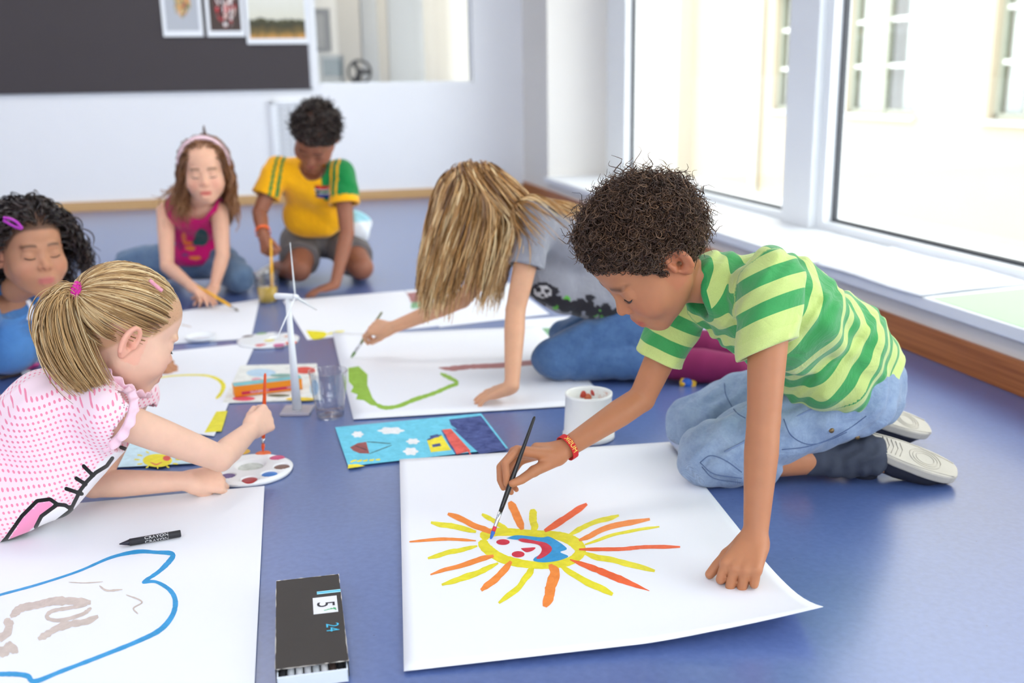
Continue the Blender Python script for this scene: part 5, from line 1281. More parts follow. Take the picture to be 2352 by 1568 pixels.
def zof(o): return o['_z']
def ribbon(par, pts, w, mat, conv=lambda p: p, name='paint_stroke', dz=.0003, jit=.10, n=7, closed=False):
    """brush stroke laid on the sheet; pts and width measured in survey pixels"""
    Pp = np.array([conv(p) for p in pts], float)
    sc_ = np.linalg.norm(np.array(conv((1, 0)))-np.array(conv((0, 0)))); Cc = catmull(Pp, n)
    T = np.gradient(Cc, axis=0); T /= np.linalg.norm(T, axis=1)[:, None]+1e-9; Nn = np.stack([-T[:, 1], T[:, 0]], -1)
    wl = np.broadcast_to(np.array(w, float)*sc_, (len(pts),)) if np.ndim(w) == 0 else np.array(w, float)*sc_
    tt = np.linspace(0, 1, len(Cc)); ww = np.interp(tt, np.linspace(0, 1, len(wl)), wl)/2*(1+jit*rng.normal(size=len(Cc)))*np.minimum(1, .45+np.minimum(tt, 1-tt)*len(Cc)*.22)
    Cc = Cc+Nn*(np.interp(tt, np.linspace(0, 1, 6), rng.normal(size=6))*np.mean(wl)*.10)[:, None]; DZ[0] += .000002; dz = dz*.3+DZ[0]
    A = Cc+Nn*ww[:, None]; B = Cc-Nn*ww[:, None]; z = zof(par)+dz
    k = len(A); V = [atZ(*p, z+.00004*i/k) for i, p in enumerate(A)]+[atZ(*p, z+.00004*i/k) for i, p in enumerate(B)]
    Fc = [(i, i+1, k+i+1, k+i) for i in range(k-1)]
    V = np.array(V); 
    if LIFT.get(par.name): V[:, 2] += LIFT[par.name](V)
    o = mesh_obj(name, V, fix_up(V, Fc), mat, par); return o
LIFT = {}; DZ = [0.]
def fix_up(V, Fc):
    out = []
    for f in Fc:
        a, b, c = (np.array(V[i]) for i in f[:3]); out.append(f if np.cross(b-a, c-a)[2] >= 0 else tuple(reversed(f)))
    return out
def blob(par, pts, mat, conv=lambda p: p, name='paint_patch', dz=.0003, smooth=True):
    Pp = np.array([conv(p) for p in pts], float)
    if smooth: Pp = catmull(np.vstack([Pp, Pp[:1]]), 5)[:-1]
    DZ[0] += .000002; dz = dz*.3+DZ[0]; V = np.array([atZ(*p, zof(par)+dz) for p in Pp]); a = np.cross(V[1]-V[0], V[2]-V[1]); ar = sum(V[i][0]*V[(i+1) % len(V)][1]-V[(i+1) % len(V)][0]*V[i][1] for i in range(len(V)))
    f = list(range(len(V))); f = f if ar > 0 else f[::-1]
    return mesh_obj(name, V, [f], mat, par)
def oval(par, c, rx, ry, mat, conv=lambda p: p, **k): return blob(par, [(c[0]+rx*math.cos(a), c[1]+ry*math.sin(a)) for a in np.linspace(0, 6.283, 13)[:-1]], mat, conv, **k)
def quad(*px, z=0): return [atZ(u, v, z) for u, v in px]
# sheets at the back first (lowest in the stack)
sC = sheet(quad((650, 691), (928, 668), (1015, 748), (706, 781)), 'paper_sheet', 'white paper sheet with a yellow painted corner in front of the boy in yellow', 'large paper sheets')
cv5 = lambda p: (380+p[0]/2.502, 620+p[1]/2.502)
blob(sC, [(808, 346), (918, 356), (912, 388), (850, 398), (822, 372)], P_yel, cv5); ribbon(sC, [(918, 372), (975, 358), (1030, 349)], 10, P_yel, cv5)
s5 = sheet(quad((930, 668), (1165, 648), (1262, 722), (1010, 752)), 'paper_sheet', 'white paper sheet with brown and green patches behind the fair-haired child', 'large paper sheets')
blob(s5, [(1385, 132), (1505, 122), (1518, 170), (1420, 186), (1402, 160)], P_brn, cv5); blob(s5, [(1412, 188), (1515, 172), (1535, 195), (1420, 222)], P_lea, cv5)
s6 = sheet(quad((1165, 736), (1335, 726), (1400, 768), (1195, 778)), 'paper_sheet', 'white paper with a pale green leaf beside the blue denim knee', 'large paper sheets')
oval(s6, (1262, 766), 52, 13, P_lea)
sD = sheet(quad((408, 717), (597, 688), (577, 779), (380, 792)), 'paper_sheet', 'white paper sheet under the hands of the girl in magenta', 'large paper sheets')
ribbon(sD, [(415, 745), (428, 748), (440, 751)], 3, P_mud)
sE = sheet(quad((128, 836), (589, 788), (492, 1004), (-20, 935)), 'paper_sheet', 'white paper sheet with a thin yellow arc beside the ponytail girl', 'large paper sheets')
ribbon(sE, [(-120, 640), (20, 610), (200, 604), (290, 622), (332, 660), (320, 705), (288, 738)], [4, 7, 10, 16, 26, 20, 12], P_yel, cv5)
sY = sheet(quad((497, 948), (523, 946), (509, 993), (470, 996)), 'paper_strip', 'short strip of solid yellow painted paper by the wind turbine', None, P_yel, cat='paper strip')
sB = sheet(quad((764, 772), (1240, 752), (1400, 930), (812, 966)), 'paper_sheet', 'white paper sheet with green outline under the fair-haired child', 'large paper sheets', n=16, lift=lambda a, b: .010*max(0, 1-b*4)*max(0, 1-a*6))
blob(sB, [(1050, 562), (1110, 552), (1162, 600), (1160, 660), (1190, 735), (1235, 785), (1180, 775), (1140, 748), (1095, 742), (1105, 715), (1065, 700), (1080, 670), (1052, 640)], P_grn, cv5, smooth=False)
ribbon(sB, [(1200, 770), (1260, 792), (1340, 782), (1430, 745), (1540, 708), (1630, 668), (1672, 648), (1630, 620), (1580, 594)], 22, P_grn, cv5)
ribbon(sB, [(1570, 562), (1640, 566), (1750, 556), (1920, 546), (2140, 528), (2200, 525)], [8, 26, 28, 30, 30, 28], P_brn, cv5)
sH = sheet(quad((770, 985), (1105, 953), (1167, 1033), (800, 1075)), 'childs_drawing', "child's crayon drawing of yellow house with red roof under blue sky", None, P_sky, cat='drawing')
cv6 = lambda p: (600+p[0]/2.347, 900+p[1]/2.347)
blob(sH, [(1012, 148), (1184, 127), (1326, 312), (1180, 334), (1120, 280), (1030, 195)], P_dkb, cv6, smooth=False)
for x, y, rx, ry in ((520, 228, 30, 16), (700, 208, 66, 18), (818, 266, 34, 15), (806, 320, 38, 20)):
    b = blob(sH, [(x+rx*math.cos(a)*(1+.14*math.cos(6*a)), y+ry*math.sin(a)*(1+.14*math.cos(6*a))) for a in np.linspace(0, 6.283, 25)[:-1]], P_wht, cv6, name='cloud_patch')
blob(sH, [(478, 298), (520, 275), (566, 268), (583, 332), (530, 330), (495, 315)], paint('maroon_crayon', C3(150, 74, 74), .7), cv6, smooth=False, name='balloon_patch')
for a, b in (((568, 268), (700, 278)), ((583, 332), (705, 286)), ((505, 290), (570, 312))): ribbon(sH, [a, lerp(a, b, .5), b], 4, P_blk, cv6, dz=.0005)
blob(sH, [(893, 258), (972, 232), (1024, 312), (915, 325)], P_hse, cv6, smooth=False, name='house_patch')
blob(sH, [(975, 203), (1022, 198), (1130, 318), (1052, 336)], P_rof, cv6, smooth=False, name='roof_patch')
for a, b in (((972, 205), (1050, 336)), ((893, 258), (972, 230))): ribbon(sH, [a, lerp(a, b, .5), b], 9, P_dkb, cv6, dz=.0006)
for x, y in ((934, 240), (945, 288)): blob(sH, [(x-26, y-4), (x+18, y-13), (x+26, y+2), (x-20, y+10)], P_dkb, cv6, smooth=False, dz=.0006)
for i in range(7): a = (1030+i*16, 205+i*18); ribbon(sH, [a, (a[0]-6, a[1]+10), (a[0]+6, a[1]+26)], 7, P_rof, cv6, dz=.0007)
for i in range(5): ribbon(sH, [(975+i*9, 160+i*6), (990+i*10, 166+i*6), (1012+i*10, 172+i*7)], 6, P_sky, cv6, dz=.0007)
blob(sH, [(466, 412), (470, 390), (520, 388), (560, 398)], P_hse, cv6, smooth=False, dz=.0004)
for i in range(5): ribbon(sH, [(480+i*34, 378-i*3), (500+i*34, 371-i*2), (514+i*30, 366)], 9, P_hse, cv6, dz=.0005)
sS = sheet(quad((296, 1018), (470, 1008), (455, 1068), (262, 1078)), 'childs_drawing', "child's drawing of a smiling yellow sun under the ponytail girl's arm", None, paint('pale_blue_wash', C3(206, 232, 242), .8), cat='drawing')
oval(sS, (362, 1057), 34, 15, P_hse)
for i in range(12): a = i*.5236; ribbon(sS, [(362+40*math.cos(a), 1055+17*math.sin(a)), (362+47*math.cos(a), 1055+20*math.sin(a)), (362+54*math.cos(a), 1055+21*math.sin(a))], 3, P_hse)
oval(sS, (383, 1052), 9, 6, P_rof, dz=.0005); ribbon(sS, [(345, 1061), (358, 1066), (372, 1061)], 2.5, P_rof, dz=.0006)
# the big sheet with the painted sun, its near corner curling up
c1, c2, c4 = atZ(918, 1060)[:2], atZ(1538, 1020)[:2], atZ(928, 1549)[:2]; c3 = c2+(c4-c1)+np.array((.006, .004))
lf = lambda a, b: .030*max(0, (b-.70)/.30)**2*max(0, (a-.55)/.45)**1.5+.010*max(0, (b-.86)/.14)**2*min(1, a*1.4)
sA = sheet([c1, c2, c3, c4], 'paper_sheet', 'large white sheet with a painted yellow and orange sun, corner curling up', 'large paper sheets', n=36, lift=lf)
cv = lambda p: (900+p[0]/3.36, 1120+p[1]/3.36)
ring = [(700, 400), (760, 352), (900, 338), (1050, 345), (1250, 356), (1370, 390), (1440, 440), (1458, 492), (1415, 542), (1330, 578), (1180, 598), (1020, 588), (870, 556), (780, 508), (712, 450), (700, 400)]
ribbon(sA, ring, [80, 70, 60, 60, 60, 80, 90, 85, 70, 60, 55, 60, 70, 75, 80, 80], P_yel, cv, name='sun_disc_stroke', dz=.0003, jit=.03)
rays = [('y', 40, (650, 340), (480, 300), (300, 275)), ('o', 45, (800, 345), (600, 270), (432, 198)), ('y', 35, (910, 330), (800, 260), (692, 208)), ('o', 62, (1000, 325), (955, 200), (905, 108)), ('y', 60, (1095, 345), (1090, 240), (1078, 165)), ('d', 50, (1180, 335), (1330, 240), (1505, 122)),
        ('y', 38, (1360, 365), (1550, 270), (1752, 208)), ('o', 42, (1445, 408), (1650, 315), (1990, 235)), ('y', 24, (1490, 438), (1750, 350), (2065, 300)), ('d', 30, (1445, 472), (1750, 472), (1950, 455), (2225, 456)), ('y', 44, (1470, 500), (1750, 570), (2030, 640)), ('d', [20, 50, 55, 12], (1375, 552), (1560, 620), (1760, 700), (1985, 802)),
        ('y', [40, 50, 55], (1290, 595), (1480, 710), (1705, 822)), ('o', [55, 85, 80, 70], (1220, 590), (1245, 680), (1225, 800), (1180, 918)), ('y', [60, 45, 40], (1095, 605), (1000, 740), (822, 885)), ('o', 50, (920, 566), (810, 690), (685, 785)), ('y', [30, 50, 40], (820, 580), (620, 670), (385, 748)), ('o', [45, 40, 25], (785, 522), (560, 590), (295, 660)),
        ('y', [30, 38, 35], (660, 450), (480, 490), (278, 545)), ('o', [20, 26, 22], (650, 405), (400, 395), (135, 415))]
for q in rays: ribbon(sA, q[2:], q[1], {'y': P_yel, 'o': P_org, 'd': P_dor}[q[0]], cv, name='sun_ray_stroke', dz=.0005, jit=.05)
oval(sA, (858, 418), 52, 22, P_red, cv, dz=.0007); oval(sA, (975, 512), 50, 24, P_red, cv, dz=.0007)
blob(sA, [(995, 466), (1040, 462), (1108, 460), (1085, 485), (1040, 496), (1010, 480)], P_red, cv, dz=.0007)
blob(sA, [(885, 388), (970, 365), (1150, 382), (1225, 380), (1350, 465), (1300, 495), (1362, 528), (1290, 560), (1180, 575), (1100, 565), (1100, 540), (1160, 500), (1190, 440), (1100, 405), (960, 400)], P_blu, cv, dz=.0006)
blob(sA, [(972, 400), (1010, 390), (1110, 408), (1190, 425), (1235, 465), (1215, 505), (1150, 545), (1115, 542), (1150, 500), (1155, 465), (1120, 435), (1010, 418)], P_red, cv, dz=.0009)
# sheet with the blue outline, bottom left
o0 = atZ(608, 1122)[:2]; dn = norm(atZ(586, 1568)[:2]-o0); lf_ = np.array((dn[1], -dn[0])); lf_ = lf_ if lf_[0] < 0 else -lf_
s2 = sheet([o0, o0+lf_*.75, o0+lf_*.75+dn*1.0, o0+dn*1.0], 'paper_sheet', 'white sheet with a thick blue painted outline in the near left corner', 'large paper sheets')
cv2 = lambda p: (p[0]/2.347, 900+p[1]/2.347)
ribbon(s2, [(-80, 1125), (0, 1095), (200, 1040), (420, 968), (600, 892), (740, 862), (840, 866), (924, 874), (912, 905), (850, 965), (768, 1025), (840, 1026), (915, 1070), (944, 1130), (926, 1205), (860, 1280), (740, 1340), (560, 1412), (330, 1500), (190, 1555), (150, 1528), (80, 1518), (-40, 1520)], [14, 14, 12, 12, 16, 22, 18, 26, 28, 22, 18, 16, 24, 28, 28, 28, 24, 22, 22, 26, 30, 26, 26], P_blu, cv2, jit=.04)
for w_, pts in ((42, [(50, 1200), (130, 1160), (250, 1135), (370, 1130), (490, 1132)]), (20, [(470, 1150), (380, 1160), (280, 1180), (256, 1215), (330, 1228), (440, 1200), (490, 1160)]), (38, [(205, 1330), (300, 1275), (420, 1245), (530, 1210)]), (46, [(-30, 1330), (30, 1300), (55, 1250), (20, 1235)]), (60, [(-20, 1400), (40, 1385), (95, 1375)]), (10, [(535, 1045), (580, 1070), (660, 1064)]), (8, [(680, 1092), (765, 1130), (720, 1165), (745, 1195)]), (5, [(370, 1025), (460, 1028), (555, 1022)])): ribbon(s2, pts, w_, P_mud, cv2, dz=.0004)
# booklet with the orange pastel box
bk = sheet(quad((552, 842), (728, 838), (738, 920), (512, 928)), 'picture_card', 'pale card printed with coloured splashes under the orange box', None, paint('cream_print', C3(236, 238, 232), .5), t=.003, z=.0045, cat='picture card')
for c, rx, ry, col in (((700, 850), 26, 8, (226, 70, 60)), ((600, 856), 34, 9, (186, 216, 236)), ((690, 916), 34, 4, (240, 206, 40)), ((560, 915), 26, 5, (230, 80, 110)), ((722, 890), 10, 18, (140, 190, 226)), ((590, 872), 12, 5, (226, 160, 180)), ((650, 862), 30, 4, (120, 170, 160)), ((640, 908), 26, 3, (90, 110, 80))): oval(bk, c, rx, ry, paint('card_ink', C3(*col)), dz=.0005)
def frame_box(p0, p1, depth, z0, z1):
    """box standing on its front edge p0-p1 (floor points), going back by depth"""
    p0, p1 = np.array(p0[:2]), np.array(p1[:2]); e = (p1-p0); bkw = norm(np.array((-e[1], e[0]))); bkw = bkw if bkw[1] > 0 else -bkw
    def fr(V): return np.array([np.append(p0+e*v[0]+bkw*v[1]*depth, z0+(z1-z0)*v[2]) for v in np.asarray(V)])
    return fr
fb = frame_box(atZ(540, 912, .006), atZ(695, 893, .006), .042, .0055, .034)
ob = empty('pastel_box', tuple(fb([(.5, .5, 0)])[0]), 'small orange cardboard box of crayons lying on printed card', 'box'); ORG[ob.name] = tuple(ob.location)
M_obox = plain('orange_card', C3(244, 146, 18), .5, .04, 20); MB().box((0, 0, 0), (1, 1, 1), fb).obj('carton', M_obox, ob, bevel=.001)
MB().box((.10, -.02, .18), (.92, 0, .45), fb).obj('title_stripe', plain('magenta_stripe', C3(204, 40, 80), .5), ob)
MB().box((.0, .05, 1.0), (1, .85, 1.03), fb).obj('lid_picture', plain('teal_print', C3(120, 190, 196), .5, .25, 40), ob)
def text_on(s, size, par, mat, P, ex_, ez_, name='lettering', sx=1.):
    V, Fc = text_mesh(s, size); nrm = np.cross(ex_, ez_); mb = MB(); mb.add([np.array(P)+np.array(ex_)*v[0]*sx+np.array(ez_)*v[1] for v in V], Fc); return mb.obj(name, mat, par)
e_ = norm(np.append(fb([(1, 0, 0)])[0][:2]-fb([(0, 0, 0)])[0][:2], 0)); M_wtx = plain('white_print', C3(246, 232, 232), .5)
text_on('OLIOBRINO', .0088, ob, M_wtx, fb([(.36, -.03, .315)])[0], e_, V3(0, 0, 1)); text_on('1000', .007, ob, M_wtx, fb([(.80, -.03, .335)])[0], e_, V3(0, 0, 1))
text_on('OIL PASTELS', .0055, ob, plain('brown_print', C3(190, 70, 60), .5), fb([(.5, -.01, .80)])[0], e_, V3(0, 0, 1)) if False else None
# wind turbine model
tb = atZ(683, 946); tr = empty('wind_turbine_model', tuple(tb), 'white model wind turbine standing on a clear plate', 'model'); ORG[tr.name] = tuple(tr.location)
M_wpl = plain('white_plastic', C3(240, 243, 246), .35, .01, 10); M_acr = glassy('clear_acrylic', (.93, .95, .97, 1), .05, 1.6)
hz = .287; top = tb+V3(-.004, 0, hz)
MB().prism([(tb[0]-.036, tb[1]-.036), (tb[0]+.036, tb[1]-.036), (tb[0]+.036, tb[1]+.036), (tb[0]-.036, tb[1]+.036)], .001, .008).obj('base_plate', plain('frosted_acrylic', C3(226, 222, 232), .25, .02, 10, trans=.5), tr, bevel=.001)
MB().tube([tb+V3(0, 0, .008), lerp(tb, top, .5), top], [.0115, .0085, .0062], 16).obj('tower', M_wpl, tr, True)
ax = norm(V3(.97, -.23, .0)); hub = top+ax*.016+V3(0, 0, .004)
MB().tube([top-ax*.034+V3(0, 0, .004), top-ax*.030+V3(0, 0, .004), hub], [.004, .0078, .0066], 12).obj('nacelle', M_wpl, tr, True)
MB().lathe([(.0072, 0), (.0070, .005), (.0045, .011), (.0, .014)], hub, 16, axis=ax, cap0=True).obj('hub', M_wpl, tr, True)
hh = np.cross(V3(0, 0, 1), ax)
for a in (-.06, 2.03, 4.12):
    d = V3(0, 0, 1)*math.cos(a)+hh*math.sin(a); sd = np.cross(ax, d); mb = MB(); V = []; L_ = .128; ns = 9
    for i in range(ns):
        t = i/(ns-1); c = hub+d*(.004+L_*t)+ax*.004; wch = .0105*(1-.72*t)*(1 if i else .5); th = .0022*(1-.6*t)
        V += [c+sd*wch*.55, c+ax*th, c-sd*wch*.45, c-ax*th]
    Fc = [(i*4+k_, i*4+(k_+1) % 4, i*4+4+(k_+1) % 4, i*4+4+k_) for i in range(ns-1) for k_ in range(4)]+[(3, 2, 1, 0), tuple((ns-1)*4+k_ for k_ in range(4))]
    mb.add(V, Fc).obj('blade', M_wpl, tr, True)
# plastic cups
M_cup = glassy('clear_plastic', (.94, .945, .955, 1), .05, 1.9)
def cup(base, label, level, mliq, solid=True, r1=.0455, r0=.033, h=.115):
    r = empty('plastic_cup', tuple(base), label, 'cup', 'clear plastic cups'); ORG[r.name] = tuple(r.location)
    b = np.array(base)+V3(0, 0, .0008); R_ = lambda z: r0+(r1-r0)*z/h
    MB().lathe([(0, .002), (r0*.93, .002), (r0, .0), (r0, .002), (R_(h*.55), h*.55), (R_(h*.56)+.0012, h*.56), (R_(h-.004), h-.004), (r1+.0022, h-.003), (r1+.0022, h), (r1-.0005, h), (r1-.0012, h-.003), (R_(h*.5)-.0008, h*.5), (r0-.0008, .003), (0, .003)], b, 48).obj('cup_wall', M_cup, r, True)
    (MB().lathe([(0, .0034), (r0-.0012, .0034), (R_(level)-.0012, level), (0, level)], b, 48) if solid else MB().lathe([(R_(level)-.0010, level+.0008), (R_(level)-.003, level), (0, level)], b, 48)).obj('liquid', mliq, r, True)
    return r
cup(atZ(759, 956), 'clear plastic cup with a little water beside the wind turbine', .022, glassy('water', (.96, .97, .98, 1), .02, 1.33), False)
m, nt, N, Lk, B = new_mat('cloudy_yellow_water'); B.inputs['Base Color'].default_value = C3(236, 194, 30); B.inputs['Roughness'].default_value = .15
cupJ = cup(atZ(616, 694), 'clear plastic cup half full of yellow paint water by the boy in yellow', .056, m)
# paint palettes
M_pal = plain('white_palette_plastic', C3(238, 240, 242), .3, .01, 10)
def palette(c, R_, label, wells, mix, n=64):
    """round tray with sunken wells; wells: (point, radius, colour)"""
    c = np.array((c[0], c[1], .0006)); r = empty('paint_palette', tuple(c), label, 'palette', 'round paint palettes'); ORG[r.name] = tuple(r.location)
    allw = [(np.array(w[0][:2]), w[1]) for w in wells]+[(np.array(mix[0][:2]), mix[1])]
    g = np.linspace(-R_, R_, 120); X, Y = np.meshgrid(g, g, indexing='ij'); rr = np.hypot(X, Y); ang = np.arctan2(Y, X)
    nr, na = 60, 110; V = []; Fc = []
    for i in range(nr+1):
        for j in range(na):
            q = R_*(i/nr); a = 2*math.pi*j/na; p = c[:2]+q*np.array((math.cos(a), math.sin(a))); z = .011-.004*sstep(.90, 1., q/R_)
            for wc, wr in allw: z -= .007*(1-sstep(.72, 1.05, np.linalg.norm(p-wc)/wr))
            V.append((p[0], p[1], c[2]+z))
    for i in range(nr):
        for j in range(na): k_ = (j+1) % na; Fc.append((i*na+j, (i+1)*na+j, (i+1)*na+k_, i*na+k_))
    o = len(V)
    for j in range(na): a = 2*math.pi*j/na; V.append((c[0]+R_*.97*math.cos(a), c[1]+R_*.97*math.sin(a), c[2]))
    for j in range(na): k_ = (j+1) % na; Fc.append((nr*na+j, o+j, o+k_, nr*na+k_))
    Fc.append(tuple(o+j for j in range(na-1, -1, -1)))
    mesh_obj('tray', V, Fc, M_pal, r, True)
    for i, (w, wr, col) in enumerate(wells):
        MB().lathe([(0, .0092), (wr*.6, .0090), (wr*.90, .0084), (wr*.98, .0070)], (w[0], w[1], c[2]), 24).obj('paint_well', paint('palette_paint', C3(*col), .3), r, True)
    MB().lathe([(0, .0056), (mix[1]*.55, .0054), (mix[1]*.8, .0048)], (mix[0][0], mix[0][1], c[2]), 24).obj('mixing_wash', paint('palette_wash', C3(196, 204, 196), .3, .25), r, True)
    return r
zp = .012
palette(atZ(574, 1072, zp), .0880, 'round white palette with wet paint in front of the ponytail girl', [(atZ(u, v, zp), .0175, col) for u, v, col in ((604, 1037, (240, 110, 34)), (636, 1048, (206, 60, 118)), (647, 1069, (110, 70, 54)), (619, 1086, (30, 120, 204)), (573, 1099, (172, 28, 34)), (556, 1033, (220, 170, 40)), (520, 1045, (60, 140, 70)), (522, 1090, (90, 60, 130)))], (atZ(575, 1066, zp), .033))
palette(atZ(616, 777, zp), .096, 'round white palette on the floor behind the wind turbine', [(atZ(u, v, zp), .019, col) for u, v, col in ((618, 780, (236, 214, 20)), (600, 764, (120, 170, 70)), (598, 790, (206, 40, 50)), (640, 789, (206, 90, 150)), (668, 784, (230, 90, 60)), (570, 770, (110, 90, 80)), (640, 764, (190, 200, 214)), (664, 770, (200, 120, 60)))], (atZ(632, 774, zp), .020))
# white paint tub
bp = atZ(1352, 1006); tr_ = empty('paint_tub', tuple(bp), 'white plastic paint tub with stained rim beside the striped boy', 'tub'); ORG[tr_.name] = tuple(tr_.location)
bp = bp+V3(0, .004, 0)
def tub_mat():
    m, nt, N, Lk, B = new_mat('paint_stained_white'); tc = N.new('ShaderNodeTexCoord'); n = N.new('ShaderNodeTexNoise'); n.inputs['Scale'].default_value = 34; n.inputs['Detail'].default_value = 6; Lk.new(tc.outputs['Object'], n.inputs['Vector'])
    r = N.new('ShaderNodeValToRGB'); r.color_ramp.elements[0].position = .30; r.color_ramp.elements[0].color = C3(206, 150, 120); r.color_ramp.elements[1].position = .42; r.color_ramp.elements[1].color = C3(232, 232, 226); Lk.new(n.outputs['Fac'], r.inputs[0]); Lk.new(r.outputs[0], B.inputs['Base Color']); B.inputs['Roughness'].default_value = .5; return m
MB().lathe([(.0, .001), (.056, .001), (.0585, .003), (.0585, .012), (.0555, .014), (.0515, .098), (.0530, .100), (.0530, .106), (.0490, .106), (.0480, .100), (.0500, .016), (0, .016)], bp, 56).obj('tub_wall', plain('white_tub_plastic', C3(236, 237, 234), .45, .04, 20), tr_, True)
MB().lathe([(.0505, .030), (.0482, .0995), (.0475, .0995), (.0498, .030)], bp, 48).obj('dried_paint', tub_mat(), tr_, True)
MB().lathe([(0, .034), (.0490, .034)], bp, 40).obj('paint_pool', paint('brown_paint_water', C3(150, 120, 96), .3, .3), tr_, True)
for u, v, col in ((1338, 905, (206, 70, 50)), (1365, 900, (190, 60, 50)), (1350, 912, (214, 110, 70))): 
    c = atY(u, v, bp[1]+.046); MB().lathe([(0, .0012), (.007, .0006), (.009, 0)], c, 10, axis=(0, -1, .1)).obj('paint_spatter', paint('red_spatter', C3(*col)), tr_, True)
# black pencil box
zt = .024
T4 = [atZ(u, v, zt) for u, v in ((632, 1334), (776, 1318), (803, 1517), (635, 1536))]
lx = norm((T4[1]-T4[0])*V3(1, 1, 0)); wx = float((np.linalg.norm(T4[1]-T4[0])+np.linalg.norm(T4[2]-T4[3]))/2); ly = np.array((lx[1], -lx[0], 0)); ly = ly if ly[1] < 0 else -ly; wy = float((np.linalg.norm(T4[3]-T4[0])+np.linalg.norm(T4[2]-T4[1]))/2)
cx = sum(T4)/4; org = cx*V3(1, 1, 0)-lx*wx/2-ly*wy/2
bf = lambda V: np.array([org+lx*v[0]*wx+ly*v[1]*wy+V3(0, 0, v[2]) for v in np.asarray(V)])
bo = empty('pencil_box', tuple(bf([(.5, .5, 0)])[0]), 'black cardboard pastel box marked 24 with its white tray sliding out', 'box'); ORG[bo.name] = tuple(bo.location)
M_bk = plain('worn_black_card', C3(46, 40, 36), .55, .18, 24, .05, 80); M_edge = plain('bare_card_edge', C3(206, 200, 192), .8, .1, 60); M_tray = plain('white_tray_card', C3(226, 234, 244), .6, .02, 10)
sl = MB(); t = .0012
sl.box((0, 0, zt-t), (1, 1, zt), bf); sl.box((0, 0, .0004), (1, 1, .0016), bf); sl.box((0, 0, .0016), (t/wx, 1, zt-t), bf); sl.box((1-t/wx, 0, .0016), (1, 1, zt-t), bf)
slo = sl.obj('sleeve', M_bk, bo)
for a, b in (((0, 0), (1, 0)), ((0, 1), (1, 1)), ((0, 0), (0, 1)), ((1, 0), (1, 1))):
    pts = [bf([(a[0]+(b[0]-a[0])*s_, a[1]+(b[1]-a[1])*s_, zt-.0002)])[0] for s_ in np.linspace(0, 1, 24)]; MB().tube([p+V3(*(rng.normal(size=2)*.0002), 0) for p in pts], [.00035*abs(1+.8*rng.normal()) for _ in pts], 5).obj('worn_edge', M_edge, slo)
tr2 = MB(); y0, y1 = .10, 1.060; x0, x1 = .02, .98
tr2.box((x0, y0, .002), (x1, y1, .004), bf); tr2.box((x0, y1-.012, .004), (x1, y1, .020), bf); tr2.box((x0, y0, .004), (x0+.015, y1, .019), bf); tr2.box((x1-.015, y0, .004), (x1, y1, .019), bf); tr2.box((x0, y0, .004), (x1, y0+.012, .019), bf)
tro = tr2.obj('tray', M_tray, bo)
for i in range(8):
    x = .09+i*.115; c_ = [(40, 40, 44), (210, 214, 220), (230, 232, 236), (216, 218, 224), (200, 206, 212), (228, 228, 230), (60, 44, 40), (30, 30, 34)][i]; MB().tube([bf([(x, .16, .010)])[0], bf([(x, 1.035, .010)])[0]], .0048, 10).obj('pastel_stick', plain('pastel', C3(*c_), .8), bo, True)
M_cy = plain('cyan_print', C3(60, 190, 228), .5); M_lcy = plain('pale_cyan_print', C3(160, 222, 240), .5); zz = zt+.0003
pbx = lambda u, v: atZ(u, v, zz)
for y0_, y1_, mt in ((.170, .205, M_lcy), (.182, .192, M_cy)): MB().box((.63, y0_+.03, zt+.0001), (1.0, y1_+.03, zt+.0003+(.0002 if mt is M_cy else 0)), bf).obj('print_bar', mt, slo)
MB().box((.56, .275, zt+.0001), (.93, .470, zt+.0004), bf).obj('sticker', plain('white_sticker', C3(236, 236, 240), .6, .03, 60), slo)
text_on('5', .038, slo, plain('black_ink', C3(34, 34, 44), .6), bf([(.74, .370, zt+.0006)])[0], ly, lx)
text_on('24', .026, slo, M_cy, bf([(.815, .640, zt+.0005)])[0], ly, lx, sx=.95)
text_on('TABLE', .006, slo, plain('grey_ink', C3(150, 150, 156), .6), bf([(.88, .37, zt+.0006)])[0], ly, lx) if False else None
for i in range(4): a = bf([(.72+.05*i, .44-.008*i, zt+.0006)])[0]; b = bf([(.90, .425+.008*i, zt+.0006)])[0]; MB().tube([a, b], .0006, 5).obj('green_scribble', plain('green_ink', C3(70, 170, 110), .6), slo)
# black crayon
def stick(pts, rad, name): return MB().tube(pts, rad, 16)
zc = .0066; k0, k1 = atZ(275, 1257, zc), atZ(416, 1232, zc); dz_ = V3(0, 0, zof(s2)+.0003)
kr = empty('crayon', tuple((k0+k1)/2*V3(1, 1, 0)), 'black wax crayon lying on the sheet with blue outline', 'crayon'); ORG[kr.name] = tuple(kr.location); D = norm(k1-k0); Lk_ = np.linalg.norm(k1-k0)
MB().tube([k0+D*.016+dz_, k0+D*.017+dz_, k1-D*.001+dz_, k1+dz_], [.0050, .0062, .0062, .0056], 18).obj('paper_sleeve', plain('black_crayon_paper', C3(34, 34, 38), .6, .08, 60), kr, True)
MB().tube([k0+dz_, k0+D*.003+dz_, k0+D*.017+dz_], [.0010, .0018, .0056], 16).obj('wax_tip', plain('black_wax', C3(26, 24, 44), .4), kr, True)
V, Fc = text_mesh('CRAYON', .0078); up_ = norm(np.cross(np.cross(D, CP-k0), D)); cd = norm((CP-(k0+k1)/2)-D*((CP-(k0+k1)/2)@D)); sd = np.cross(D, cd)*-1; sd = sd if sd[2] > 0 else -sd
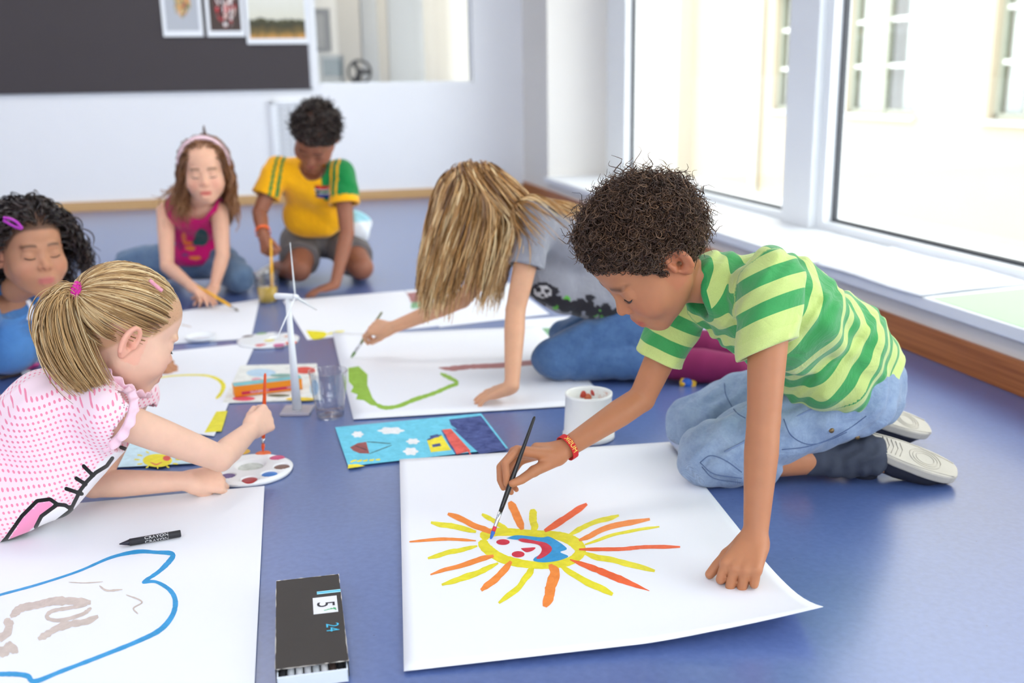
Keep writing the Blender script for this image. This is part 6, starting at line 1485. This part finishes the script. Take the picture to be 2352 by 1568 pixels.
for off, sg, nm in ((.42, 1, 'lettering'), (-.80, 1, 'lettering')):
    mb = MB(); mb.add([k0+D*(Lk_*.60+x*1.25)+(cd*math.cos(off+y/.0063)+sd*math.sin(off+y/.0063))*.00645+dz_ for x, y, z in V], Fc); mb.obj(nm, plain('white_crayon_print', C3(226, 226, 226), .6), kr)
# brushes
M_silver = plain('ferrule_metal', C3(206, 208, 212), .22, .05, 60, metal=1.)
def brush(tip, end, label, mh, mb_, r=.0032, fl=.03, bl=.016, blobc=None):
    tip, end = np.array(tip, float), np.array(end, float); L_ = np.linalg.norm(end-tip); d = (end-tip)/L_
    e = empty('paintbrush', tuple(tip), label, 'paintbrush', 'paintbrushes in use'); ORG[e.name] = tuple(e.location)
    MB().tube([tip+d*t for t in (bl+fl-.002, bl+fl+.01, bl+fl+.045, L_*.7, L_-.004, L_)], [r*.95, r*1.1, r*1.35, r*1.0, r*.75, r*.4], 14).obj('handle', mh, e, True)
    MB().tube([tip+d*t for t in (bl-.001, bl+.004, bl+fl*.5, bl+fl)], [r*.85, r*.95, r, r*1.02], 14).obj('ferrule', M_silver, e, True)
    MB().tube([tip+d*t for t in (0, bl*.25, bl*.6, bl)], [r*.12, r*.75, r*1.05, r*.85], 12).obj('bristles', mb_, e, True)
    if blobc: MB().tube([tip+d*t for t in (bl*.75, bl*.9, bl*1.15)], [r*1.06, r*1.05, r*.98], 12).obj('paint_smear', blobc, e, True)
    return e
M_blkl = plain('black_lacquer', C3(18, 18, 20), .25, .05, 60); M_yell = plain('yellow_lacquer', C3(244, 180, 20), .3, .05, 60); M_orl = plain('orange_lacquer', C3(226, 84, 24), .3, .08, 60); M_grl = plain('grey_green_lacquer', C3(130, 136, 96), .35, .08, 60)
brush(atZ(1126, 1240, .0035), atY(1228, 956, 1.745), 'black handled brush with blue tip held by the striped boy', M_blkl, paint('blue_brush_paint', C3(20, 100, 196)), r=.0036, fl=.030, bl=.022, blobc=P_red)
brush(atZ(604, 1036, .009), atY(609, 857, 2.128), 'orange brush dipping into the palette of the ponytail girl', M_orl, paint('orange_brush_paint', C3(236, 90, 26)), r=.0038, fl=.012, bl=.018)
brush(atZ(806, 822, .0045), atY(878, 716, 2.915), 'brush with green tip held by the fair-haired child', M_grl, paint('green_brush_paint', C3(86, 128, 40)), r=.0042, fl=.030, bl=.024)
brush(atZ(548, 714, .008), atY(452, 655, 3.70), 'yellow brush in the hand of the girl in magenta', M_yell, paint('grey_bristle', C3(120, 112, 100)), r=.0045, fl=.02, bl=.02)
brush(atZ(618, 686, .012)+V3(.012, .0, .0), atY(622, 548, 3.80), 'yellow brush dipped into the yellow paint water', M_yell, paint('wet_bristle', C3(190, 150, 60)), r=.0045, fl=.02, bl=.02)
# felt pens, pen and pawn by the girl in blue
for i, (u0, v0, u1, v1, col, cn) in enumerate(((-20, 862, 62, 842, (30, 30, 34), 'black'), (0, 868, 70, 852, (60, 44, 40), 'brown'), (10, 846, 82, 828, (236, 236, 240), 'white'), (30, 836, 90, 815, (200, 90, 60), 'rust'), (30, 857, 88, 836, (214, 60, 150), 'pink'), (-10, 850, 60, 830, (44, 50, 90), 'navy'))):
    a, b = atZ(u0, v0, .006), atZ(u1, v1, .006); e = empty('felt_pen', tuple((a+b)/2*V3(1, 1, 0)), cn+' felt pen in the heap under the girl in blue', 'felt pen', 'felt pens under the girl in blue'); ORG[e.name] = tuple(e.location)
    MB().tube([a, lerp(a, b, .7)], [.0052, .0055], 12).obj('barrel', plain('pen_barrel', C3(*col), .35), e, True); MB().tube([lerp(a, b, .68), lerp(a, b, .97), b], [.0060, .0058, .0040], 12).obj('cap', plain('pen_cap', C3(226, 228, 232) if i % 2 else C3(*col), .35), e, True)
a, b = atZ(38, 908, .005), atZ(68, 912, .005); e = empty('pencil_stub', tuple((a+b)/2*V3(1, 1, 0)), 'short black crayon stub on the paper edge at far left', 'crayon'); ORG[e.name] = tuple(e.location)
MB().tube([a, b], .0045, 10).obj('barrel', M_blkl, e, True); MB().tube([b, b+(b-a)*.25], [.0042, .0012], 10).obj('point', M_blkl, e, True)
pw = atZ(128, 850, 0); e = empty('pawn', tuple(pw), 'small white pawn-shaped figure behind the ponytail girl', 'figure'); ORG[e.name] = tuple(e.location)
MB().lathe([(0, .003), (.016, .003), (.0165, .008), (.012, .013), (.0085, .03), (.0075, .036)], pw, 24, cap0=False).obj('figure_body', M_wpl, e, True); MB().lathe([(.0075, .036), (.0095, .042), (.0105, .048), (.008, .056), (0, .059)], pw, 24).obj('figure_head', M_wpl, e, True)
cl = atZ(462, 781, 0); e = empty('paint_tray', tuple(cl), 'low white plastic dish between two paper sheets', 'dish'); ORG[e.name] = tuple(e.location)
MB().lathe([(0, .003), (.038, .003), (.048, .016), (.050, .016), (.041, .002), (0, .0022)], cl, 32).obj('dish_wall', M_wpl, e, True); MB().lathe([(0, .005), (.034, .005)], cl, 24).obj('dish_paint', paint('pale_wash', C3(214, 214, 220)), e)
# papers on the window bench
zs = SILL+.0012
sp1 = sheet(quad((1862, 604), (2118, 553), (2470, 640), (2112, 682), z=zs), 'paper_sheet', 'blank white sheet lying on the window bench', 'papers on the window bench', z=zs+.002, n=14, lift=lambda a, b: .004*math.sin(3*a+4*b)**2)
sp2 = sheet(quad((2140, 684), (2420, 655), (2560, 760), (2352, 752), z=zs), 'paper_sheet', 'pale green sheet lying on the window bench', 'papers on the window bench', mat=plain('pale_green_paper', C3(186, 228, 178), .75, .02, 6), z=zs)
# ------------------------------------------------------------------ on the back wall
M_board = plain('charcoal_board', C3(62, 55, 57), .6, .05, 6, .05, 300)
bd = empty('chalkboard', tuple(rp(-1.5, B_BACK, .76)), 'long charcoal board on the back wall', 'board'); ORG[bd.name] = tuple(bd.location)
rbox(-4.3, B_BACK-.022, .765, .325, B_BACK-.002, 2.05).obj('panel', M_board, bd); rbox(.325, B_BACK-.026, .765, .338, B_BACK-.001, 2.05).obj('edge_strip', plain('aluminium_strip', C3(196, 198, 204), .4, .03, 20, metal=.6), bd); rbox(-4.3, B_BACK-.026, .757, .338, B_BACK-.001, .765).obj('edge_strip', bd.children[1].data.materials[0], bd)
def art_mat(name, cols, scale, bg, r0, kind):
    m, nt, N, Lk, B = new_mat(name); tc = N.new('ShaderNodeTexCoord')
    if kind == 'flowers':
        v = N.new('ShaderNodeTexVoronoi'); v.inputs['Scale'].default_value = scale; Lk.new(tc.outputs['Generated'], v.inputs['Vector'])
        sx = N.new('ShaderNodeSeparateColor'); Lk.new(v.outputs['Color'], sx.inputs[0]); r = N.new('ShaderNodeValToRGB'); r.color_ramp.interpolation = 'CONSTANT'
        for i, c in enumerate(cols):
            e_ = r.color_ramp.elements[0] if i == 0 else (r.color_ramp.elements[1] if i == 1 else r.color_ramp.elements.new(.5)); e_.position = i/len(cols); e_.color = C3(*c)
        Lk.new(sx.outputs[0], r.inputs[0])
        mp = N.new('ShaderNodeMapping'); mp.inputs['Location'].default_value = (-.5, -.5, -.52); Lk.new(tc.outputs['Generated'], mp.inputs[0]); ln = N.new('ShaderNodeVectorMath'); ln.operation = 'LENGTH'; Lk.new(mp.outputs[0], ln.inputs[0])
        ns = N.new('ShaderNodeTexNoise'); ns.inputs['Scale'].default_value = 6; Lk.new(tc.outputs['Generated'], ns.inputs['Vector']); ad = N.new('ShaderNodeMath'); ad.operation = 'MULTIPLY_ADD'; ad.inputs[1].default_value = .3; Lk.new(ns.outputs['Fac'], ad.inputs[0]); Lk.new(ln.outputs['Value'], ad.inputs[2])
        s = N.new('ShaderNodeMapRange'); s.inputs['From Min'].default_value = r0; s.inputs['From Max'].default_value = r0+.06; Lk.new(ad.outputs[0], s.inputs['Value'])
        x = N.new('ShaderNodeMix'); x.data_type = 'RGBA'; Lk.new(s.outputs[0], x.inputs[0]); Lk.new(r.outputs[0], x.inputs[6]); x.inputs[7].default_value = C3(*bg); Lk.new(x.outputs[2], B.inputs['Base Color'])
    else:
        sp_ = N.new('ShaderNodeSeparateXYZ'); Lk.new(tc.outputs['Generated'], sp_.inputs[0]); ns = N.new('ShaderNodeTexNoise'); ns.inputs['Scale'].default_value = 7; ns.inputs['Detail'].default_value = 5; Lk.new(tc.outputs['Generated'], ns.inputs['Vector'])
        ad = N.new('ShaderNodeMath'); ad.operation = 'MULTIPLY_ADD'; ad.inputs[1].default_value = .22; Lk.new(ns.outputs['Fac'], ad.inputs[0]); Lk.new(sp_.outputs[2], ad.inputs[2]); r = N.new('ShaderNodeValToRGB')
        for i, (p, c) in enumerate(cols):
            e_ = r.color_ramp.elements[0] if i == 0 else (r.color_ramp.elements[1] if i == 1 else r.color_ramp.elements.new(.5)); e_.position = p; e_.color = C3(*c)
        Lk.new(ad.outputs[0], r.inputs[0]); Lk.new(r.outputs[0], B.inputs['Base Color'])
    B.inputs['Roughness'].default_value = .5; return m
arts = [(376, 468, 84, 'framed print of a pale flower bouquet on the dark board', art_mat('bouquet_print', [(206, 180, 120), (230, 200, 150), (190, 110, 80), (120, 130, 90), (226, 160, 90), (240, 226, 200)], 14, (186, 190, 196), .42, 'flowers'), .42),
        (477, 564, 84, 'framed print of red and white flowers on the dark board', art_mat('red_flower_print', [(40, 34, 34), (206, 40, 50), (236, 226, 222), (90, 40, 36), (226, 190, 180), (60, 70, 50)], 12, (70, 52, 44), .55, 'flowers'), .42),
        (568, 711, 101, 'wider framed landscape print with pale sky and dark trees', art_mat('landscape_print', [(.12, (206, 150, 70)), (.20, (120, 100, 50)), (.34, (60, 58, 34)), (.42, (78, 76, 44)), (.46, (226, 224, 206)), (.75, (200, 216, 226)), (1., (236, 236, 226))], 5, (0, 0, 0), 0, 'land'), .42)]
for u0, u1, vb, lb, mt, hgt in arts:
    p0, p1 = onB(u0, vb, B_BACK-.03), onB(u1, vb, B_BACK-.03); a0, a1, z0 = p0[0], p1[0], (p0[2]+p1[2])/2; z1 = z0+hgt
    r = empty('framed_print', tuple(rp((a0+a1)/2, B_BACK-.03, z0)), lb, 'picture', 'framed prints on the board'); ORG[r.name] = tuple(r.location); w_ = .022
    f = MB(); bb0, bb1 = B_BACK-.040, B_BACK-.0225
    for q0, z_0, q1, z_1 in ((a0, z0, a0+w_, z1), (a1-w_, z0, a1, z1), (a0+w_, z0, a1-w_, z0+w_*1.6), (a0+w_, z1-w_, a1-w_, z1)): f.box((q0, bb0, z_0), (q1, bb1, z_1), room)
    f.obj('frame', M_wpl, r); rbox(a0+w_, B_BACK-.034, z0+w_*1.6, a1-w_, B_BACK-.024, z1-w_).obj('print', mt, r)
# louvred vent panel
p0 = onB(619, 232, B_BACK-.02); vr = empty('vent_panel', tuple(rp(p0[0]+.11, B_BACK, .30)), 'white louvred vent panel low on the wall behind the boy in yellow', 'vent'); ORG[vr.name] = tuple(vr.location)
va0, va1, vz0, vz1 = p0[0], p0[0]+.30, .20, p0[2]
f = MB()
for q0, z_0, q1, z_1 in ((va0, vz0, va0+.045, vz1), (va1-.03, vz0, va1, vz1), (va0, vz0, va1, vz0+.03), (va0, vz1-.03, va1, vz1)): f.box((q0, B_BACK-.035, z_0), (q1, B_BACK-.001, z_1), room)
f.obj('frame', M_frame, vr, bevel=.003); rbox(va0+.04, B_BACK-.008, vz0+.03, va1-.03, B_BACK-.002, vz1-.03).obj('backing', plain('vent_shadow_grey', C3(200, 202, 206), .7), vr)
for i in range(13): z = vz0+.045+i*.032; (rbox(va0+.045, B_BACK-.026, z, va1-.03, B_BACK-.012, z+.018).obj('slat', M_frame, vr) if z < vz1-.05 else None)
for i in range(4): a = va0+.09+i*.05; rbox(a, B_BACK-.029, vz0+.03, a+.008, B_BACK-.024, vz1-.03).obj('upright', M_frame, vr)
# ------------------------------------------------------------------ in the next room
bM = B_BACK+2.4; p0, p1, p2 = onB(733, 126, bM), onB(790, 126, bM), onB(760, 190, bM)
dk = empty('desk', tuple(rp((p0[0]+p1[0])/2, bM, 0)), 'long desk in the room beyond the opening', 'desk'); ORG[dk.name] = tuple(dk.location)
rbox(p0[0]-.5, bM-.35, .72, p1[0]+1.2, bM+.45, .75).obj('desk_top', plain('grey_laminate', C3(150, 146, 140), .5, .05, 10), dk)
for a in (p0[0]-.45, p1[0]+1.1):
    for b in (bM-.3, bM+.38): rbox(a, b, 0, a+.05, b+.05, .72).obj('leg', plain('dark_steel', C3(60, 60, 64), .4), dk)
mo = empty('monitor', tuple(rp((p0[0]+p1[0])/2, bM, .752)), 'old grey computer monitor on the desk in the next room', 'monitor'); ORG[mo.name] = tuple(mo.location)
rbox(p0[0], bM, .80, p1[0], bM+.05, p0[2]).obj('bezel', plain('pale_grey_plastic', C3(190, 196, 200), .5), mo, bevel=.006)
rbox(p0[0]+.03, bM-.004, .86, p1[0]-.03, bM, p0[2]-.035).obj('screen', plain('blue_grey_screen', C3(92, 122, 136), .25), mo)
rbox(p0[0]+.03, bM+.05, .82, p1[0]-.03, bM+.28, p0[2]-.05).obj('rear_housing', mo.children[0].data.materials[0], mo, bevel=.02); rbox(p0[0]+.06, bM-.02, .752, p1[0]-.06, bM+.18, .80).obj('stand', mo.children[0].data.materials[0], mo)
q0 = onB(826, 165, bM); fn = empty('desk_fan', tuple(rp(q0[0], bM, .752)), 'dark round desk fan beside the monitor', 'fan'); ORG[fn.name] = tuple(fn.location)
M_dkp = plain('dark_plastic', C3(70, 70, 74), .5); c = rp(q0[0], bM, q0[2]); axf = -EY
MB().tube([c+(EX*math.cos(a)+V3(0, 0, 1)*math.sin(a))*.10 for a in np.linspace(0, 6.283, 25)], .012, 8, cap=False).obj('guard', M_dkp, fn, True); MB().lathe([(.0, .03), (.03, .02), (.03, -.04), (0, -.05)], c, 16, axis=axf).obj('motor', M_dkp, fn, True); MB().tube([rp(q0[0], bM+.03, .752), c], [.02, .012], 10).obj('stem', M_dkp, fn, True)
for i in range(3): a = i*2.09; MB().tube([c, c+(EX*math.cos(a)+V3(0, 0, 1)*math.sin(a))*.09], [.012, .024], 6).obj('blade', M_dkp, fn, True)
bF = B_BACK+4.98; a0, a1 = onB(724, 20, bF), onB(762, 118, bF); nb = empty('dark_poster', tuple(rp((a0[0]+a1[0])/2, bF, a1[2])), 'tall dark framed poster on the wall of the next room', 'poster'); ORG[nb.name] = tuple(nb.location)
rbox(a0[0]-.3, bF-.02, a1[2], a1[0], bF, a0[2]).obj('frame', plain('black_frame', C3(30, 28, 30), .5), nb); rbox(a0[0]-.25, bF-.024, a1[2]+.05, a1[0]-.07, bF-.02, a0[2]-.06).obj('print', plain('grey_print', C3(110, 106, 104), .6, .5, 12), nb)
pa0, pa1 = onB(831, 100, B_BACK+3.6), onB(866, 100, B_BACK+3.6); struct(rbox(pa0[0], B_BACK+3.5, 0, pa1[0], B_BACK+3.7, CEIL), 'trim_5', M_frame)
pa0, pa1 = onB(893, 100, B_BACK+2.9), onB(972, 100, B_BACK+2.9); struct(rbox(pa0[0], B_BACK+2.85, 0, pa1[0], B_BACK+2.95, CEIL), 'trim_6', M_frame)
